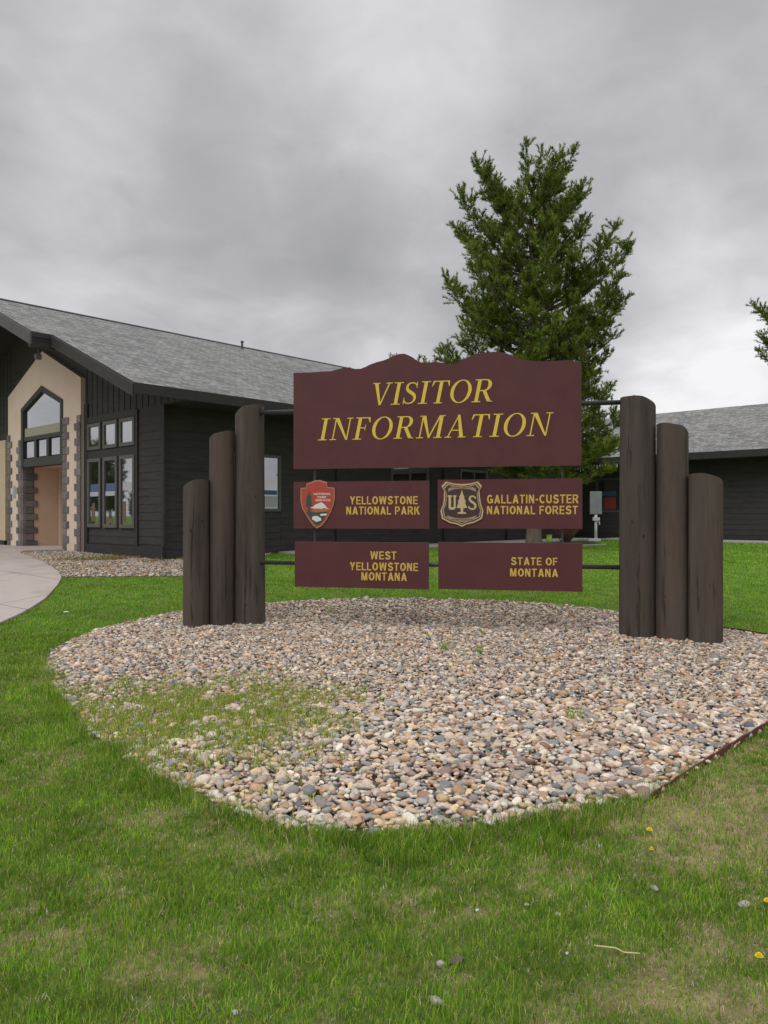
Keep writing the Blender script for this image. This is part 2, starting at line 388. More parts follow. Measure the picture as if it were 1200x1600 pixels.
# ------------------------------------------------------------------ pebbles
def ico(sub):
    bm=bmesh.new(); bmesh.ops.create_icosphere(bm,subdivisions=sub,radius=1)
    v=np.array([t.co[:] for t in bm.verts]); f=np.array([[w.index for w in t.verts] for t in bm.faces]); bm.free(); return v,f
PCOL=np.array([(.60,.48,.38),(.52,.40,.31),(.66,.55,.45),(.52,.33,.20),(.42,.26,.17),(.34,.30,.28),(.23,.24,.25),(.70,.63,.54),(.30,.20,.165),(.55,.41,.34),(.45,.42,.40),(.62,.45,.25),(.40,.20,.12),(.52,.46,.44),(.12,.12,.13)])
PCOL=np.clip((PCOL*.88+PCOL.mean(1,keepdims=True)*.12)*np.array([1.13,1.13,1.07]),0,.85)
PW=np.array([12,12,10,8,5,9,8,7,5,12,8,6,3,8,3],float); PW/=PW.sum()
def pebbles(x,y,z,size,sub,dim=1.0,seed=1):
    r=np.random.default_rng(seed); n=len(x); V0,F0=ico(sub)
    proto=[]
    for k in range(12):
        p=V0.copy()
        for _ in range(5):
            dvec=r.normal(size=3); dvec/=np.linalg.norm(dvec); o=r.uniform(.55,.85)
            h=p@dvec; p=p-np.outer(np.maximum(h-o,0)*.75,dvec)
        p*=1+.08*r.normal(size=(len(p),1))*(.4 if sub>1 else .8)
        proto.append(p)
    proto=np.array(proto)
    k=r.integers(0,12,n); P=proto[k]
    sc_=np.stack([size*r.uniform(.85,1.35,n),size*r.uniform(.65,1.0,n),size*r.uniform(.34,.64,n)],1)*.5
    P=P*sc_[:,None,:]
    az=r.uniform(0,6.283,n); tx=r.normal(0,.30,n); ty=r.normal(0,.30,n)
    def rot(P,ax,an):
        c,s=np.cos(an)[:,None],np.sin(an)[:,None]; i,j=[(1,2),(2,0),(0,1)][ax]
        Q=P.copy(); Q[:,:,i]=P[:,:,i]*c-P[:,:,j]*s; Q[:,:,j]=P[:,:,i]*s+P[:,:,j]*c; return Q
    P=rot(rot(rot(P,0,tx),1,ty),2,az)
    P[:,:,0]+=x[:,None];P[:,:,1]+=y[:,None];P[:,:,2]+=z[:,None]
    col=PCOL[r.choice(len(PCOL),n,p=PW)]*r.uniform(.70,1.22,(n,1))*dim
    nv=len(V0); verts=P.reshape(-1,3); faces=(F0[None]+np.arange(n)[:,None,None]*nv).reshape(-1,3)
    return verts,faces,np.repeat(col,nv,0)
def scatter(poly,sp,r,jit=.5):
    P=np.array(poly); x0,y0=P.min(0); x1,y1=P.max(0)
    gx_=np.arange(x0,x1,sp); gy_=np.arange(y0,y1,sp*.87)
    X,Y=np.meshgrid(gx_,gy_); X=X+(np.arange(len(gy_))%2)[:,None]*sp*.5
    x=X.ravel()+r.uniform(-jit,jit,X.size)*sp; y=Y.ravel()+r.uniform(-jit,jit,X.size)*sp
    k=inpoly(x,y,poly); return x[k],y[k]
r=np.random.default_rng(11)
parts=[]
x,y=scatter(BED,.0375,r,.62)
keep=(np.abs(x)<y*.56+1.3); x=x[keep];y=y[keep]
sz=r.lognormal(math.log(.0445),.38,len(x)); sz=np.clip(sz,.024,.12)
z=gz(x,y)+r.uniform(.0,.022,len(x))+.006+.05*np.exp(-((x-.3)/3)**2-((y-8)/3)**2)*0
near=y<6.4
vs=[];fs=[];cs=[];off=0
for msk,sub,sd in ((near,2,21),(~near,1,22)):
    v,f,c=pebbles(x[msk],y[msk],z[msk],sz[msk],sub,1.0,sd); vs.append(v);fs.append(f+off);cs.append(c);off+=len(v)
print('pebbles',len(x),near.sum())
me=np_mesh('gravel',np.concatenate(vs),[np.concatenate(fs)],[M['pebble']],np.concatenate(cs),True)
tag(link('gravel',me),'round bed of mixed tan, pink and grey river pebbles under the sign',None,None,'stuff')
x,y=scatter(GRAV2,.062,r,.6); sz=r.uniform(.045,.10,len(x)); z=gz(x,y)+.015
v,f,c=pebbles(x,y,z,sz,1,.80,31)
me=np_mesh('gravel',v,[f],[M['pebble']],c,True)
tag(link('gravel',me),'strip of river pebbles at the foot of the dark entrance wall',None,None,'stuff')

# ------------------------------------------------------------------ grass
def blades(x,y,z,h,w,lean,r,col,tall=True):
    n=len(x); az=r.uniform(0,6.283,n); wa=r.uniform(0,6.283,n)
    dx,dy=np.cos(az)*lean*h,np.sin(az)*lean*h
    wx,wy=np.cos(wa)*w*.5,np.sin(wa)*w*.5
    hz=h*np.sqrt(np.clip(1-np.minimum(lean,.97)**2,.03,1))
    if tall:
        V=np.empty((n,5,3))
        V[:,0]=np.stack([x-wx,y-wy,z-.004],1);V[:,1]=np.stack([x+wx,y+wy,z-.004],1)
        V[:,2]=np.stack([x+wx*.8+dx*.35,y+wy*.8+dy*.35,z+hz*.58],1);V[:,3]=np.stack([x-wx*.8+dx*.35,y-wy*.8+dy*.35,z+hz*.58],1)
        V[:,4]=np.stack([x+dx,y+dy,z+hz],1)
        o=np.arange(n)[:,None]*5
        return V.reshape(-1,3),o+np.array([[0,1,2,3]]),o+np.array([[3,2,4]]),np.repeat(col,5,0)
    V=np.empty((n,3,3))
    V[:,0]=np.stack([x-wx,y-wy,z-.004],1);V[:,1]=np.stack([x+wx,y+wy,z-.004],1);V[:,2]=np.stack([x+dx,y+dy,z+hz],1)
    o=np.arange(n)[:,None]*3
    return V.reshape(-1,3),None,o+np.array([[0,1,2]]),np.repeat(col,3,0)
def rnd_area(y0,y1,dens,r,marg=.9):
    w=y1*.56+marg; n=int((y1-y0)*2*w*dens)
    x=r.uniform(-w,w,n); y=r.uniform(y0,y1,n); k=np.abs(x)<y*.54+marg; return x[k],y[k]
r=np.random.default_rng(5)
VS=[];QS=[];TS=[];CS=[];off=0
GREENS=np.array([(.185,.355,.024),(.140,.300,.020),(.260,.410,.034),(.370,.450,.060),(.095,.225,.020)])
STRAWS=np.array([(.64,.56,.30),(.56,.48,.25),(.72,.65,.40),(.42,.34,.19)])
bx=np.array(BED)
def edge_dist(x,y):
    d=np.full(len(x),9.)
    for i in range(0,len(BED),2):
        d=np.minimum(d,np.hypot(x-BED[i][0],y-BED[i][1]))
    return d
for y0,y1,dens,w,h0,tall in ((1.7,3.0,15000,.0030,.034,True),(3.0,4.4,12500,.0036,.034,True),(4.4,6.5,8000,.0048,.034,True),(6.5,10.,3800,.0075,.036,True),(10.,15.,1500,.013,.036,False),(15.,24.,420,.024,.036,False),(24.,33.,160,.035,.035,False)):
    x,y=rnd_area(y0,y1,dens,r); k=on_lawn(x,y); x=x[k];y=y[k]; n=len(x)
    dr=dryness(x,y); ed=edge_dist(x,y) if y0<10 else np.full(n,9.)
    # fewer and shorter blades where the lawn has died back
    k=r.random(n)>dr*.22; x,y,dr,ed=x[k],y[k],dr[k],ed[k]; n=len(x)
    hf=vnoise(x,y,31)+.6*(vnoise(x+5,y+2,64)-.5)
    straw=r.random(n)< np.clip((.24+dr*.72)*(.12+1.6*hf**1.7) if y0<10 else .04+dr*.6,0,.80)
    cg=GREENS[r.integers(0,5,n)]*r.uniform(.75,1.25,(n,1))*(.82+.4*fbm(x,y,1.1))[:,None]
    cg=cg*(.72+.62*vnoise(x+3,y-7,5.5))[:,None]
    if y0>=10: cg=cg*np.array([.86,1.06,.75])
    cs_=STRAWS[r.integers(0,4,n)]*r.uniform(.7,1.15,(n,1))
    col=np.where(straw[:,None],cs_,cg)
    h=h0*r.uniform(.45,1.35,n)*(1-.22*dr)*(.62+.5*fbm(x,y,2.3)+.55*vnoise(x,y,13)**2)
    edge=np.exp(-(ed/.13)**2)*np.where(y<7,1,.25)*np.where((x>2.0)&(y<6),.25,1); h=h*(1+1.5*edge*(.3+1.4*vnoise(x,y,4.3)**1.5))
    for X_,Y_,rx,ry in LS[:3]: h=h*(1+.95*np.exp(-(((x-X_)/rx)**2+((y-Y_)/ry)**2)))
    h=np.where(straw,h*.6,h); lean=np.where(straw,r.uniform(.5,.97,n),r.uniform(.08,.75,n))
    v,q_,t_,cc=blades(x,y,gz(x,y),h,np.full(n,w)*r.uniform(.7,1.3,n),lean,r,col,tall)
    VS.append(v);CS.append(cc);TS.append(t_+off)
    if q_ is not None: QS.append(q_+off)
    off+=len(v); print('grass',y0,n)
me=np_mesh('grass',np.concatenate(VS),[np.concatenate(QS),np.concatenate(TS)],[M['grass']],np.concatenate(CS))
tag(link('grass',me),'green lawn blades with straw patches around the pebble bed',None,None,'stuff')
# sparse weeds growing through the pebbles at the front left of the bed
cx,cy=G(310,1118); n=36000
x=cx+r.normal(0,.70,n)+0; y=cy+r.normal(0,.66,n)
cen=((x-cx)/1.05)**2+((y-cy)/1.15)**2
x2=r.normal(cx-.1,1.05,15000); y2=r.normal(cy-.65,.85,15000)
x=np.concatenate([x[cen<2.4],x2]); y=np.concatenate([y[cen<2.4],y2])
inner=[(cx+(px-cx)*.97,7.8+(py-7.8)*.985) for px,py in BED]
k=inpoly(x,y,BED)&(r.random(len(x))<.80)&(fbm(x,y,4.2)+.25*vnoise(x,y,14)>.44+.12*np.clip((((x-cx)/1.05)**2+((y-cy)/1.15)**2)-.6,0,1.2))&((x+1.2*0)<-.15); x=x[k];y=y[k]; n=len(x)
straw=r.random(n)<.38
col=np.where(straw[:,None],STRAWS[r.integers(0,4,n)]*.85,GREENS[r.integers(0,5,n)]*np.array([1.45,1.12,1.5])*r.uniform(.85,1.3,(n,1)))
v,q_,t_,cc=blades(x,y,gz(x,y)+.012,r.uniform(.03,.09,n),np.full(n,.0055),np.where(straw,.85,r.uniform(.1,.7,n)),r,col)
me=np_mesh('weeds',v,[q_,t_],[M['grass']],cc)
tag(link('weeds',me),'thin patch of young grass coming up through the pebbles at front left',None,None,'stuff')
x=r.normal(0,1,2600)*.8-6.3; y=r.normal(0,1,2600)*.75+17.4+.12*(x+6.3); k=inpoly(x,y,GRAV2)&(vnoise(x,y,1.6)>.5); x=x[k];y=y[k]; n=len(x)
col=np.where((r.random(n)<.45)[:,None],np.array([.42,.22,.07]),np.array([.20,.27,.05]))*r.uniform(.7,1.2,(n,1))
v,q_,t_,cc=blades(x,y,gz(x,y)+.03,r.uniform(.04,.10,n),np.full(n,.014),r.uniform(.2,.8,n),r,col)
tag(link('weeds',np_mesh('weeds',v,[q_,t_],[M['grass']],cc)),'rusty and green weeds in the pebble strip by the dark building corner',None,None,'stuff')
# a fringe of blades leaning over the near rim of the bed
P=np.array(BED); sel=[i for i in range(len(P)) if P[i][1]<8.2 and P[i][0]<2.05]
xs=[];ys_=[]
for i in sel:
    q0=P[i];q1=P[(i+1)%len(P)]; L=np.hypot(*(q1-q0)); n=int(L*1300); f=r.random(n)
    xs.append(q0[0]+(q1[0]-q0[0])*f+r.normal(0,.055,n)); ys_.append(q0[1]+(q1[1]-q0[1])*f+r.normal(0,.055,n))
x=np.concatenate(xs);y=np.concatenate(ys_); k=vnoise(x,y,3.1)>.30; x=x[k];y=y[k]
tall=np.zeros(len(x))
CL=[(px,py) for px,py in [(548,1318),(580,1322),(612,1326),(650,1318),(690,1322),(725,1316),(845,1300),(872,1305),(900,1292),(930,1285),(800,1308),(130,1118),(112,1090),(160,1150),(185,1180),(215,1205),(92,1062),(240,1232),(270,1250),(660,1345),(600,1348),(480,1318),(860,1330),(960,1275)]]
for px,py in CL:
    X_,Y_=G(px,py); m_=int(r.uniform(40,210)); x=np.concatenate([x,r.normal(X_,.055+.012*Y_/4,m_)]); y=np.concatenate([y,r.normal(Y_,.045,m_)]); tall=np.concatenate([tall,np.full(m_,r.uniform(.3,1.5))])
n=len(x)
st=r.random(n)<np.where(tall>0,.06,.28)
col=np.where(st[:,None],STRAWS[r.integers(0,4,n)],GREENS[r.integers(0,5,n)]*r.uniform(.8,1.3,(n,1))*np.where(tall>0,.80,1)[:,None])
v,q_,t_,cc=blades(x,y,gz(x,y),r.uniform(.035,.075,n)*(1+tall*.55),np.full(n,.0038),r.uniform(.1,.8,n),r,col)
me=np_mesh('grass_fringe',v,[q_,t_],[M['grass']],cc)
tag(link('grass_fringe',me),'longer unmown blades along the near rim of the pebble bed',None,None,'stuff')
# single weed tufts
tufts=[(512,962,9,.13,'small green tuft in the pebbles behind the lettered boards at left'),(695,1018,12,.16,'green tuft in the pebbles below the gap between the boards'),(750,1024,11,.15,'green tuft right beside the one under the board gap'),
       (752,990,12,.07,'low flat weed in the pebbles behind the other tufts'),(897,1128,10,.16,'lone upright grass tuft in front of the right posts'),(196,1072,10,.13,'grass tuft near the left rim of the pebble bed'),(598,1098,8,.06,'tiny green sprout in the middle of the pebbles')]
for px,py,nb,hh,lab in tufts:
    X_,Y_=G(px,py); n=nb*3
    sg=.012 if hh<.1 else .024; x=r.normal(0,sg,n);y=r.normal(0,sg,n)
    col=GREENS[r.integers(0,5,n)]*1.3
    v,q_,t_,cc=blades(x,y,np.zeros(n),r.uniform(.5,1,n)*hh,np.full(n,.006),r.uniform(.1,.6,n),r,col)
    o=link('weed_tuft',np_mesh('weed_tuft',v,[q_,t_],[M['grass']],cc),None,(X_,Y_,float(gz(X_,Y_))+.01))
    tag(o,lab,'weed','weed tufts in the pebble bed')

# dandelions
def dandelion(px,py,hh,rad,lab):
    X_,Y_=G(px,py); Y_c=Y_
    e=empty('dandelion',(X_,Y_c,float(gz(X_,Y_c)))); tag(e,lab,'flower','dandelions in the grass')
    MB().tube([(0,0,0),(.004,0,hh*.5),(0,0,hh)],.0025,6).build('stem',M['stem'],e)
    mb=MB()
    for ring,(n,rr,up) in enumerate(((16,rad,.002),(13,rad*.72,.008),(8,rad*.42,.012))):
        for k in range(n):
            a=2*math.pi*k/n+ring*.3; w=.0045; c_,s_=math.cos(a),math.sin(a)
            mb.add([(-s_*w*.4,c_*w*.4,hh+up*.6),(s_*w*.4,-c_*w*.4,hh+up*.6),(c_*rr*.8+s_*w,s_*rr*.8-c_*w,hh+up),(c_*rr,s_*rr,hh+up+.001),(c_*rr*.8-s_*w,s_*rr*.8+c_*w,hh+up)],[(0,1,2,3,4)])
    mb.box(-.003,.003,-.003,.003,hh,hh+.014)
    mb.build('flower_head',M['petal'],e)
dandelion(1015,1308,.035,.017,'yellow dandelion in the grass just below the rusty edging end')
dandelion(1018,1334,.02,.011,'smaller yellow dandelion below the one by the edging')
dandelion(1199,1420,.03,.015,'yellow dandelion cut by the right edge beside the grey stone')
dandelion(1186,1510,.035,.015,'yellow dandelion nearest the camera at lower right')
dandelion(387,1082,.06,.020,'yellow dandelion among the weeds in the pebble bed')

# loose stones and clods on the lawn
def stone(px,py,size,m,name,lab,flat=.6):
    X_,Y_=G(px,py); V0,F0=ico(3); rr=np.random.default_rng(int(px*7+py)); p=V0.copy()
    for _ in range(7):
        dv=rr.normal(size=3);dv/=np.linalg.norm(dv);h=p@dv; p-=np.outer(np.maximum(h-rr.uniform(.5,.8),0)*.8,dv)
    p*=np.array([1.2,.85,flat])*size*.5; p[:,2]+=size*flat*.30
    me=bpy.data.meshes.new(name); me.from_pydata(p.tolist(),[],F0.tolist()); me.materials.append(m); me.polygons.foreach_set('use_smooth',[True]*len(F0))
    o=link(name,me,None,(X_,Y_,float(gz(X_,Y_))+.002),rr.uniform(0,3)); tag(o,lab,'stone' if m!=M['stone_dark'] else 'clod','loose stones on the lawn'); return o
stone(682,1570,.042,M['stone_pale'],'stone','round buff stone at the bottom of the lawn, nearest the camera',.8)
stone(1163,1416,.055,M['stone_pale'],'stone','flat grey stone near the right edge beside a dandelion',.5)
stone(1023,1391,.040,M['stone_pale'],'stone','small pale stone in grass left of the dry patch',.6)
stone(824,1416,.026,M['stone_pale'],'stone','small pale stone in the middle of the right hand lawn')
stone(937,1324,.030,M['stone_pale'],'stone','pale stone in the long grass under the bed rim')
stone(872,1432,.030,M['stone_pale'],'stone','tan stone lying between two smaller pale ones')
stone(746,1424,.018,M['white'],'stone','tiny white chip in the grass left of centre right')
stone(885,1492,.018,M['white'],'stone','tiny white chip left of the straw stalk')
stone(368,1583,.022,M['white'],'stone','tiny white chip at the bottom left of the lawn')
stone(103,957,.09,M['white'],'stone','white scrap on the grass beside the concrete walk',.3)
stone(689,1512,.034,M['stone_pale'],'stone','small pinkish stone beside the dark clod',.8)
stone(712,1505,.055,M['stone_dark'],'soil_clod','dark clod of earth beside a small pinkish stone',.5)
# straw stalk
p0=G(928,1493);p1=G(962,1497);p2=G(975,1504);p3=G(1000,1506)
mb=MB(); mb.tube([(q[0],q[1],float(gz(*q))+.036) for q in (p0,p1,p2,p3)],.0028,6)
tag(mb.build('dry_stalk',M['straw'],None,True),'pale bent straw stalk lying on the lawn','stalk')

# rusted steel edging
edge=[G(*p) for p in [(1012,1252),(1035,1242),(1085,1210),(1140,1175),(1200,1137)]]+[(4.15,7.0),(5.15,7.95),(5.6,8.75),(5.25,9.6),(4.55,10.95)]
E=[]
for i in range(len(edge)-1):
    p_=[np.array(edge[max(0,min(len(edge)-1,i+k))],float) for k in (-1,0,1,2)]
    for j in range(8):
        t=j/8; E.append(.5*((2*p_[1])+(-p_[0]+p_[2])*t+(2*p_[0]-5*p_[1]+4*p_[2]-p_[3])*t*t+(-p_[0]+3*p_[1]-3*p_[2]+p_[3])*t**3))
E.append(np.array(edge[-1]))
mb=MB(); V=[];Fs=[]
for i,p in enumerate(E):
    q0=E[max(0,i-1)];q1=E[min(len(E)-1,i+1)];dd=(q1-q0)/np.linalg.norm(q1-q0);nn=np.array([dd[1],-dd[0]])
    zz=float(gz(*p)); top=zz+.048*min(1,(i+2)/8)+.004*math.sin(i*1.7)
    for a,b in ((.004,-.1),(.004,0),(-.004,0),(-.004,-.1)):
        V.append((p[0]+nn[0]*a,p[1]+nn[1]*a,zz+b if b else top))
for i in range(len(E)-1):
    for k in range(4): Fs.append((i*4+k,i*4+(k+1)%4,i*4+4+(k+1)%4,i*4+4+k))
mb.add(V,Fs); tag(mb.build('lawn_edging',M['rust']),'thin rusty metal edging strip between pebbles and lawn','edging')

# ------------------------------------------------------------------ the sign
sa=math.atan(.206); SIGN=empty('visitor_sign',(0,10.486,0),-sa)
tag(SIGN,'maroon visitor information sign with a mountain shaped top held between dark log posts','sign')
def SP(px,py):                               # photo pixel -> (along the board, height) on the board plane
    k=(px-600)/F; Yp=10.486/(1+.206*k); return (k*Yp/math.cos(sa), CZ+(HY-py)/F*Yp)
def to_local(X_,Y_):
    dx,dy=X_,Y_-10.486; return (dx*math.cos(sa)-dy*math.sin(sa), dx*math.sin(sa)+dy*math.cos(sa))
def log_post(pxc,front,dia0,dia1,ztop,side,seed):
    rr=random.Random(seed); r0,r1=dia0/2,dia1/2
    Yc=front+r0; Xc=(pxc-600)/F*(front+.12)
    lx,ly=to_local(Xc,Yc); mb=MB(); seg=56; nz_=44; V=[]
    ph=[rr.uniform(0,6.28) for _ in range(8)]
    for i in range(nz_+1):
        f=i/nz_; z=-.1+(ztop+.1)*f; rad=r0+(r1-r0)*f
        for k in range(seg):
            a=2*math.pi*k/seg
            rk=rad*(1+.014*math.sin(2*a+ph[0]+z*.5)+.009*math.sin(3*a+ph[1]-z*.9)+.006*math.sin(9*a+ph[2]+.3*z)+.010*math.sin(z*2.1+ph[3])*math.sin(a+ph[4]))
            x_,y_=math.cos(a)*rk,math.sin(a)*rk
            q_=x_*side/rad; zc=ztop-rad*(.20*(q_+1)+.30*max(0,q_)**2)-.10*(y_+rad)+.006*math.sin(5*x_/rad+ph[5])
            zz=z if i<nz_-6 else (z*(1-(i-(nz_-6))/6.0)+zc*((i-(nz_-6))/6.0))
            if i>=nz_-6: zz=min(zz,zc) if i<nz_ else zc
            V.append((x_,y_,zz))
    Fs=[(i*seg+k,i*seg+(k+1)%seg,(i+1)*seg+(k+1)%seg,(i+1)*seg+k) for i in range(nz_) for k in range(seg)]
    V+=V[nz_*seg:(nz_+1)*seg]; Fs.append([(nz_+1)*seg+k for k in range(seg)])
    mb.add(V,Fs); o=mb.build('log_post',M['log'],SIGN,True,loc=(lx,ly,0)); o.rotation_euler=(0,0,sa)
    o.data.polygons[-1].use_smooth=False
    return o
log_post(388,10.83,.455,.415,3.22,-1,1)
log_post(345,10.75,.355,.34,2.82,-1,2)
log_post(305,10.65,.37,.36,2.13,-1,3)
log_post(1001,9.66,.465,.44,3.165,1,4)
log_post(1054,9.50,.405,.39,2.785,1,5)
log_post(1107,9.26,.415,.405,2.135,1,6)
# rails and struts
ul=SP(392,643)[0]; ur=SP(996,628)[0]
MB().tube([(ul,.09,3.085),(ur,.09,3.085)],.032,14).build('rail',M['steel'],SIGN,True)
MB().tube([(ul,.09,.915),(ur,.09,.915)],.030,14).build('rail',M['steel'],SIGN,True)
for px in (490,879): 
    u=SP(px,740)[0]; MB().box(u-.015,u+.015,.045,.075,.62,3.4).build('strut',M['steel'],SIGN)
for px,zz in ((957,3.085),(462,3.085),(407,3.085)):
    u=SP(px,620)[0]; MB().tube([(u,.09,zz-.05),(u,.09,zz+.085)],.009,8).tube([(u,.09,zz+.045),(u,.09,zz+.06)],.02,6).build('bolt',M['winframe'],SIGN)
# boards
hp=[(48,107),(120,105),(195,100),(225,92),(240,88),(268,85),(280,92),(310,91),(330,83),(345,75),(370,66),(400,58),(420,50),(440,40),(455,34),(480,32),(500,40),(515,48),(530,60),(545,67),(562,69),(580,68),(600,63),(625,67),(650,75),(668,75),(690,68),(705,55),(730,45),(745,38),(770,32),(800,27),(830,25),(855,25),(880,31),(900,40),(915,47),(930,52),(960,58),(1000,62),(1080,60),(1120,58),(1145,62),(1170,62)]
hp=[SP(440+x/2.5,540+y/2.5) for x,y in hp]
ub0,ub1=SP(459,650)[0],SP(908.5,650)[0]
zb=(SP(459,733)[1]+SP(908,727)[1])/2
hp[0]=(ub0,hp[0][1]); hp[-1]=(ub1,hp[-1][1])
def board(poly,name='sign_board'):
    mb=MB(); n=len(poly)
    a=sum(poly[i][0]*poly[(i+1)%n][1]-poly[(i+1)%n][0]*poly[i][1] for i in range(n))
    if a<0: poly=poly[::-1]
    mb.prism(poly,-.012,.04,'y',0)
    mb.m=[0]+[1]*(n+1)
    return mb.build(name,[M['maroon'],M['edge']],SIGN)
HB=board([(ub0,zb)]+hp+[(ub1,zb)],'header_board')
def rect(p0,p1,p2,p3):
    u0=(SP(*p0)[0]+SP(*p3)[0])/2;u1=(SP(*p1)[0]+SP(*p2)[0])/2
    zt=(SP(*p0)[1]+SP(*p1)[1])/2;zb_=(SP(*p2)[1]+SP(*p3)[1])/2
    return [(u0,zb_),(u1,zb_),(u1,zt),(u0,zt)]
B1=board(rect((459,753),(670,751),(670,826),(459,826)))
B2=board(rect((684,749),(910,748),(910,826),(684,826)))
B3=board(rect((461,847),(670,847.5),(670,920),(461,917.5)))
B4=board(rect((685,848),(910,848),(910,923),(685,921.5)))

def stroke(pts,ws,horiz=True):
    """polyline with a width per point -> quads"""
    out=[];L=[];Rr=[]
    for i,p in enumerate(pts):
        a=pts[max(0,i-1)];b=pts[min(len(pts)-1,i+1)];dx,dy=b[0]-a[0],b[1]-a[1];l=math.hypot(dx,dy) or 1
        n=(-dy/l,dx/l); L.append((p[0]+n[0]*ws[i]/2,p[1]+n[1]*ws[i]/2)); Rr.append((p[0]-n[0]*ws[i]/2,p[1]-n[1]*ws[i]/2))
    return L+Rr[::-1]
def bez(P,n=10):
    out=[]
    for k in range(0,len(P)-3,3):
        a,b,c,d=P[k:k+4]
        for j in range(n+(k+4>=len(P))):
            t=j/n;u=1-t
            out.append((u**3*a[0]+3*u*u*t*b[0]+3*u*t*t*c[0]+t**3*d[0],u**3*a[1]+3*u*u*t*b[1]+3*u*t*t*c[1]+t**3*d[1]))
    return out
TK,TN,SF=.125,.045,.04
def rectp(x0,x1,y0,y1): return [(x0,y0),(x1,y0),(x1,y1),(x0,y1)]
def oval(cx,cy,rx,ry,tk,tn,a0=0,a1=2*math.pi,n=36):
    qs=[]
    for i in range(n):
        t0=a0+(a1-a0)*i/n;t1=a0+(a1-a0)*(i+1)/n
        def pt(t,inn):
            wx=tk if inn else 0; wy=tn if inn else 0
            return (cx+(rx-wx)*math.cos(t),cy+(ry-wy)*math.sin(t))
        qs.append([pt(t0,0),pt(t1,0),pt(t1,1),pt(t0,1)])
    return qs
GL={}
GL['I']=(.34,[rectp(.11,.11+TK,0,1),rectp(0,.34,0,SF),rectp(0,.34,1-SF,1)])
GL['V']=(.74,[[(.06,1),(.06+TK*1.1,1),(.43,.0),(.36,.0)],[(.60,1),(.60+TN*1.2,1),(.43,0),(.39,.06)],rectp(0,.27,1-SF,1),rectp(.50,.74,1-SF,1)])
GL['T']=(.64,[rectp(.26,.26+TK,0,1),rectp(.17,.48,0,SF),rectp(.02,.62,1-TN,1),[(.02,1),(.0,.76),(.025,.76),(.09,1-TN)],[(.62,1),(.64,.76),(.615,.76),(.55,1-TN)]])
GL['F']=(.58,[rectp(.10,.10+TK,0,1),rectp(0,.34,0,SF),rectp(0,.15,1-SF,1),rectp(.2,.54,1-TN,1),[(.54,1),(.57,.77),(.54,.77),(.47,1-TN)],rectp(.2,.42,.50,.50+TN),rectp(.40,.425,.40,.66)])
GL['N']=(.78,[rectp(.10,.10+TN,0,1),rectp(.64,.64+TN,0.0,1),[(.08,1),(.08+TK*1.2,1),(.685,0),(.62,0)],rectp(0,.26,0,SF),rectp(0,.16,1-SF,1),rectp(.54,.78,1-SF,1)])
GL['M']=(.94,[rectp(.10,.10+TN,0,1),rectp(.74,.74+TK,0,1),[(.08,1),(.08+TK*1.15,1),(.50,.0),(.44,.0)],[(.78,1),(.72,1),(.44,.05),(.48,0)],rectp(0,.26,0,SF),rectp(.64,.94,0,SF),rectp(0,.14,1-SF,1),rectp(.80,.94,1-SF,1)])
GL['A']=(.76,[[(.36,1.0),(.40,1.0),(.13,0),(.08,0)],[(.33,1.0),(.42,1.0),(.68,0),(.68-TK*1.15,0)],rectp(.20,.54,.30,.30+TN),rectp(0,.24,0,SF),rectp(.48,.76,0,SF)])
GL['O']=(.76,oval(.38,.5,.38,.515,TK,TN*.9))
GL['R']=(.74,[rectp(.10,.10+TK,0,1),rectp(0,.32,0,SF),rectp(0,.14,1-SF,1),rectp(.2,.38,1-TN,1),rectp(.2,.40,.48,.48+TN)]+oval(.38,.74,.24,.26,TK,TN,-math.pi/2,math.pi/2,14)+[[(.32,.5),(.45,.5),(.70,.0),(.56,.0)],rectp(.56,.74,0,SF)])
sp_=bez([(.43,.83),(.40,.99),(.07,1.02),(.09,.76),(.10,.52),(.45,.52),(.44,.25),(.43,-.03),(.08,-.02),(.05,.20)],10)
nW=len(sp_); wS=[.045+.085*math.exp(-((i/(nW-1)-.5)/.21)**2) for i in range(nW)]
GL['S']=(.52,[stroke(sp_,wS),[(.42,.99),(.455,.99),(.465,.72),(.44,.72)],[(.03,.30),(.055,.30),(.07,.01),(.035,.01)]])
def serif_line(word,u0,u1,zbase,cap,mb,x0=-.012):
    sx=cap*1.22; tot=sum(GL[c][0] for c in word)*sx; shear=.20
    gap=(u1-u0-cap*shear-tot)/(len(word)-1); u=u0; 
    for c in word:
        w,polys=GL[c]
        isring=len(polys)>20
        for i,pl in enumerate(polys):
            q=[(u+px*sx+py*cap*shear,zbase+py*cap) for px,py in pl]
            d=.0035+.0005*(i%2 if isring and len(polys)==36 else min(i,12))
            mb.prism(q,x0-d,x0+.002,'y')
        u+=w*sx+gap
mb=MB()
serif_line('VISITOR',SP(577,632)[0],SP(776,629)[0],3.128,.308,mb); mb.build('lettering',M['gold'],HB); mb=MB()
serif_line('INFORMATION',SP(497,688)[0],SP(865,682)[0],2.656,.308,mb)
lo=mb.build('lettering',M['gold'],HB)
def text_polys(body,bold=.012):
    cu=bpy.data.curves.new('t','FONT'); cu.body=body; cu.size=1; cu.align_x='LEFT'; cu.offset=bold; cu.resolution_u=3
    ob=bpy.data.objects.new('t',cu); COL.objects.link(ob)
    dg=bpy.context.evaluated_depsgraph_get(); me=bpy.data.meshes.new_from_object(ob.evaluated_get(dg))
    v=[tuple(q.co) for q in me.vertices]; f=[tuple(p.vertices) for p in me.polygons]
    bpy.data.objects.remove(ob); bpy.data.curves.remove(cu); bpy.data.meshes.remove(me); return v,f
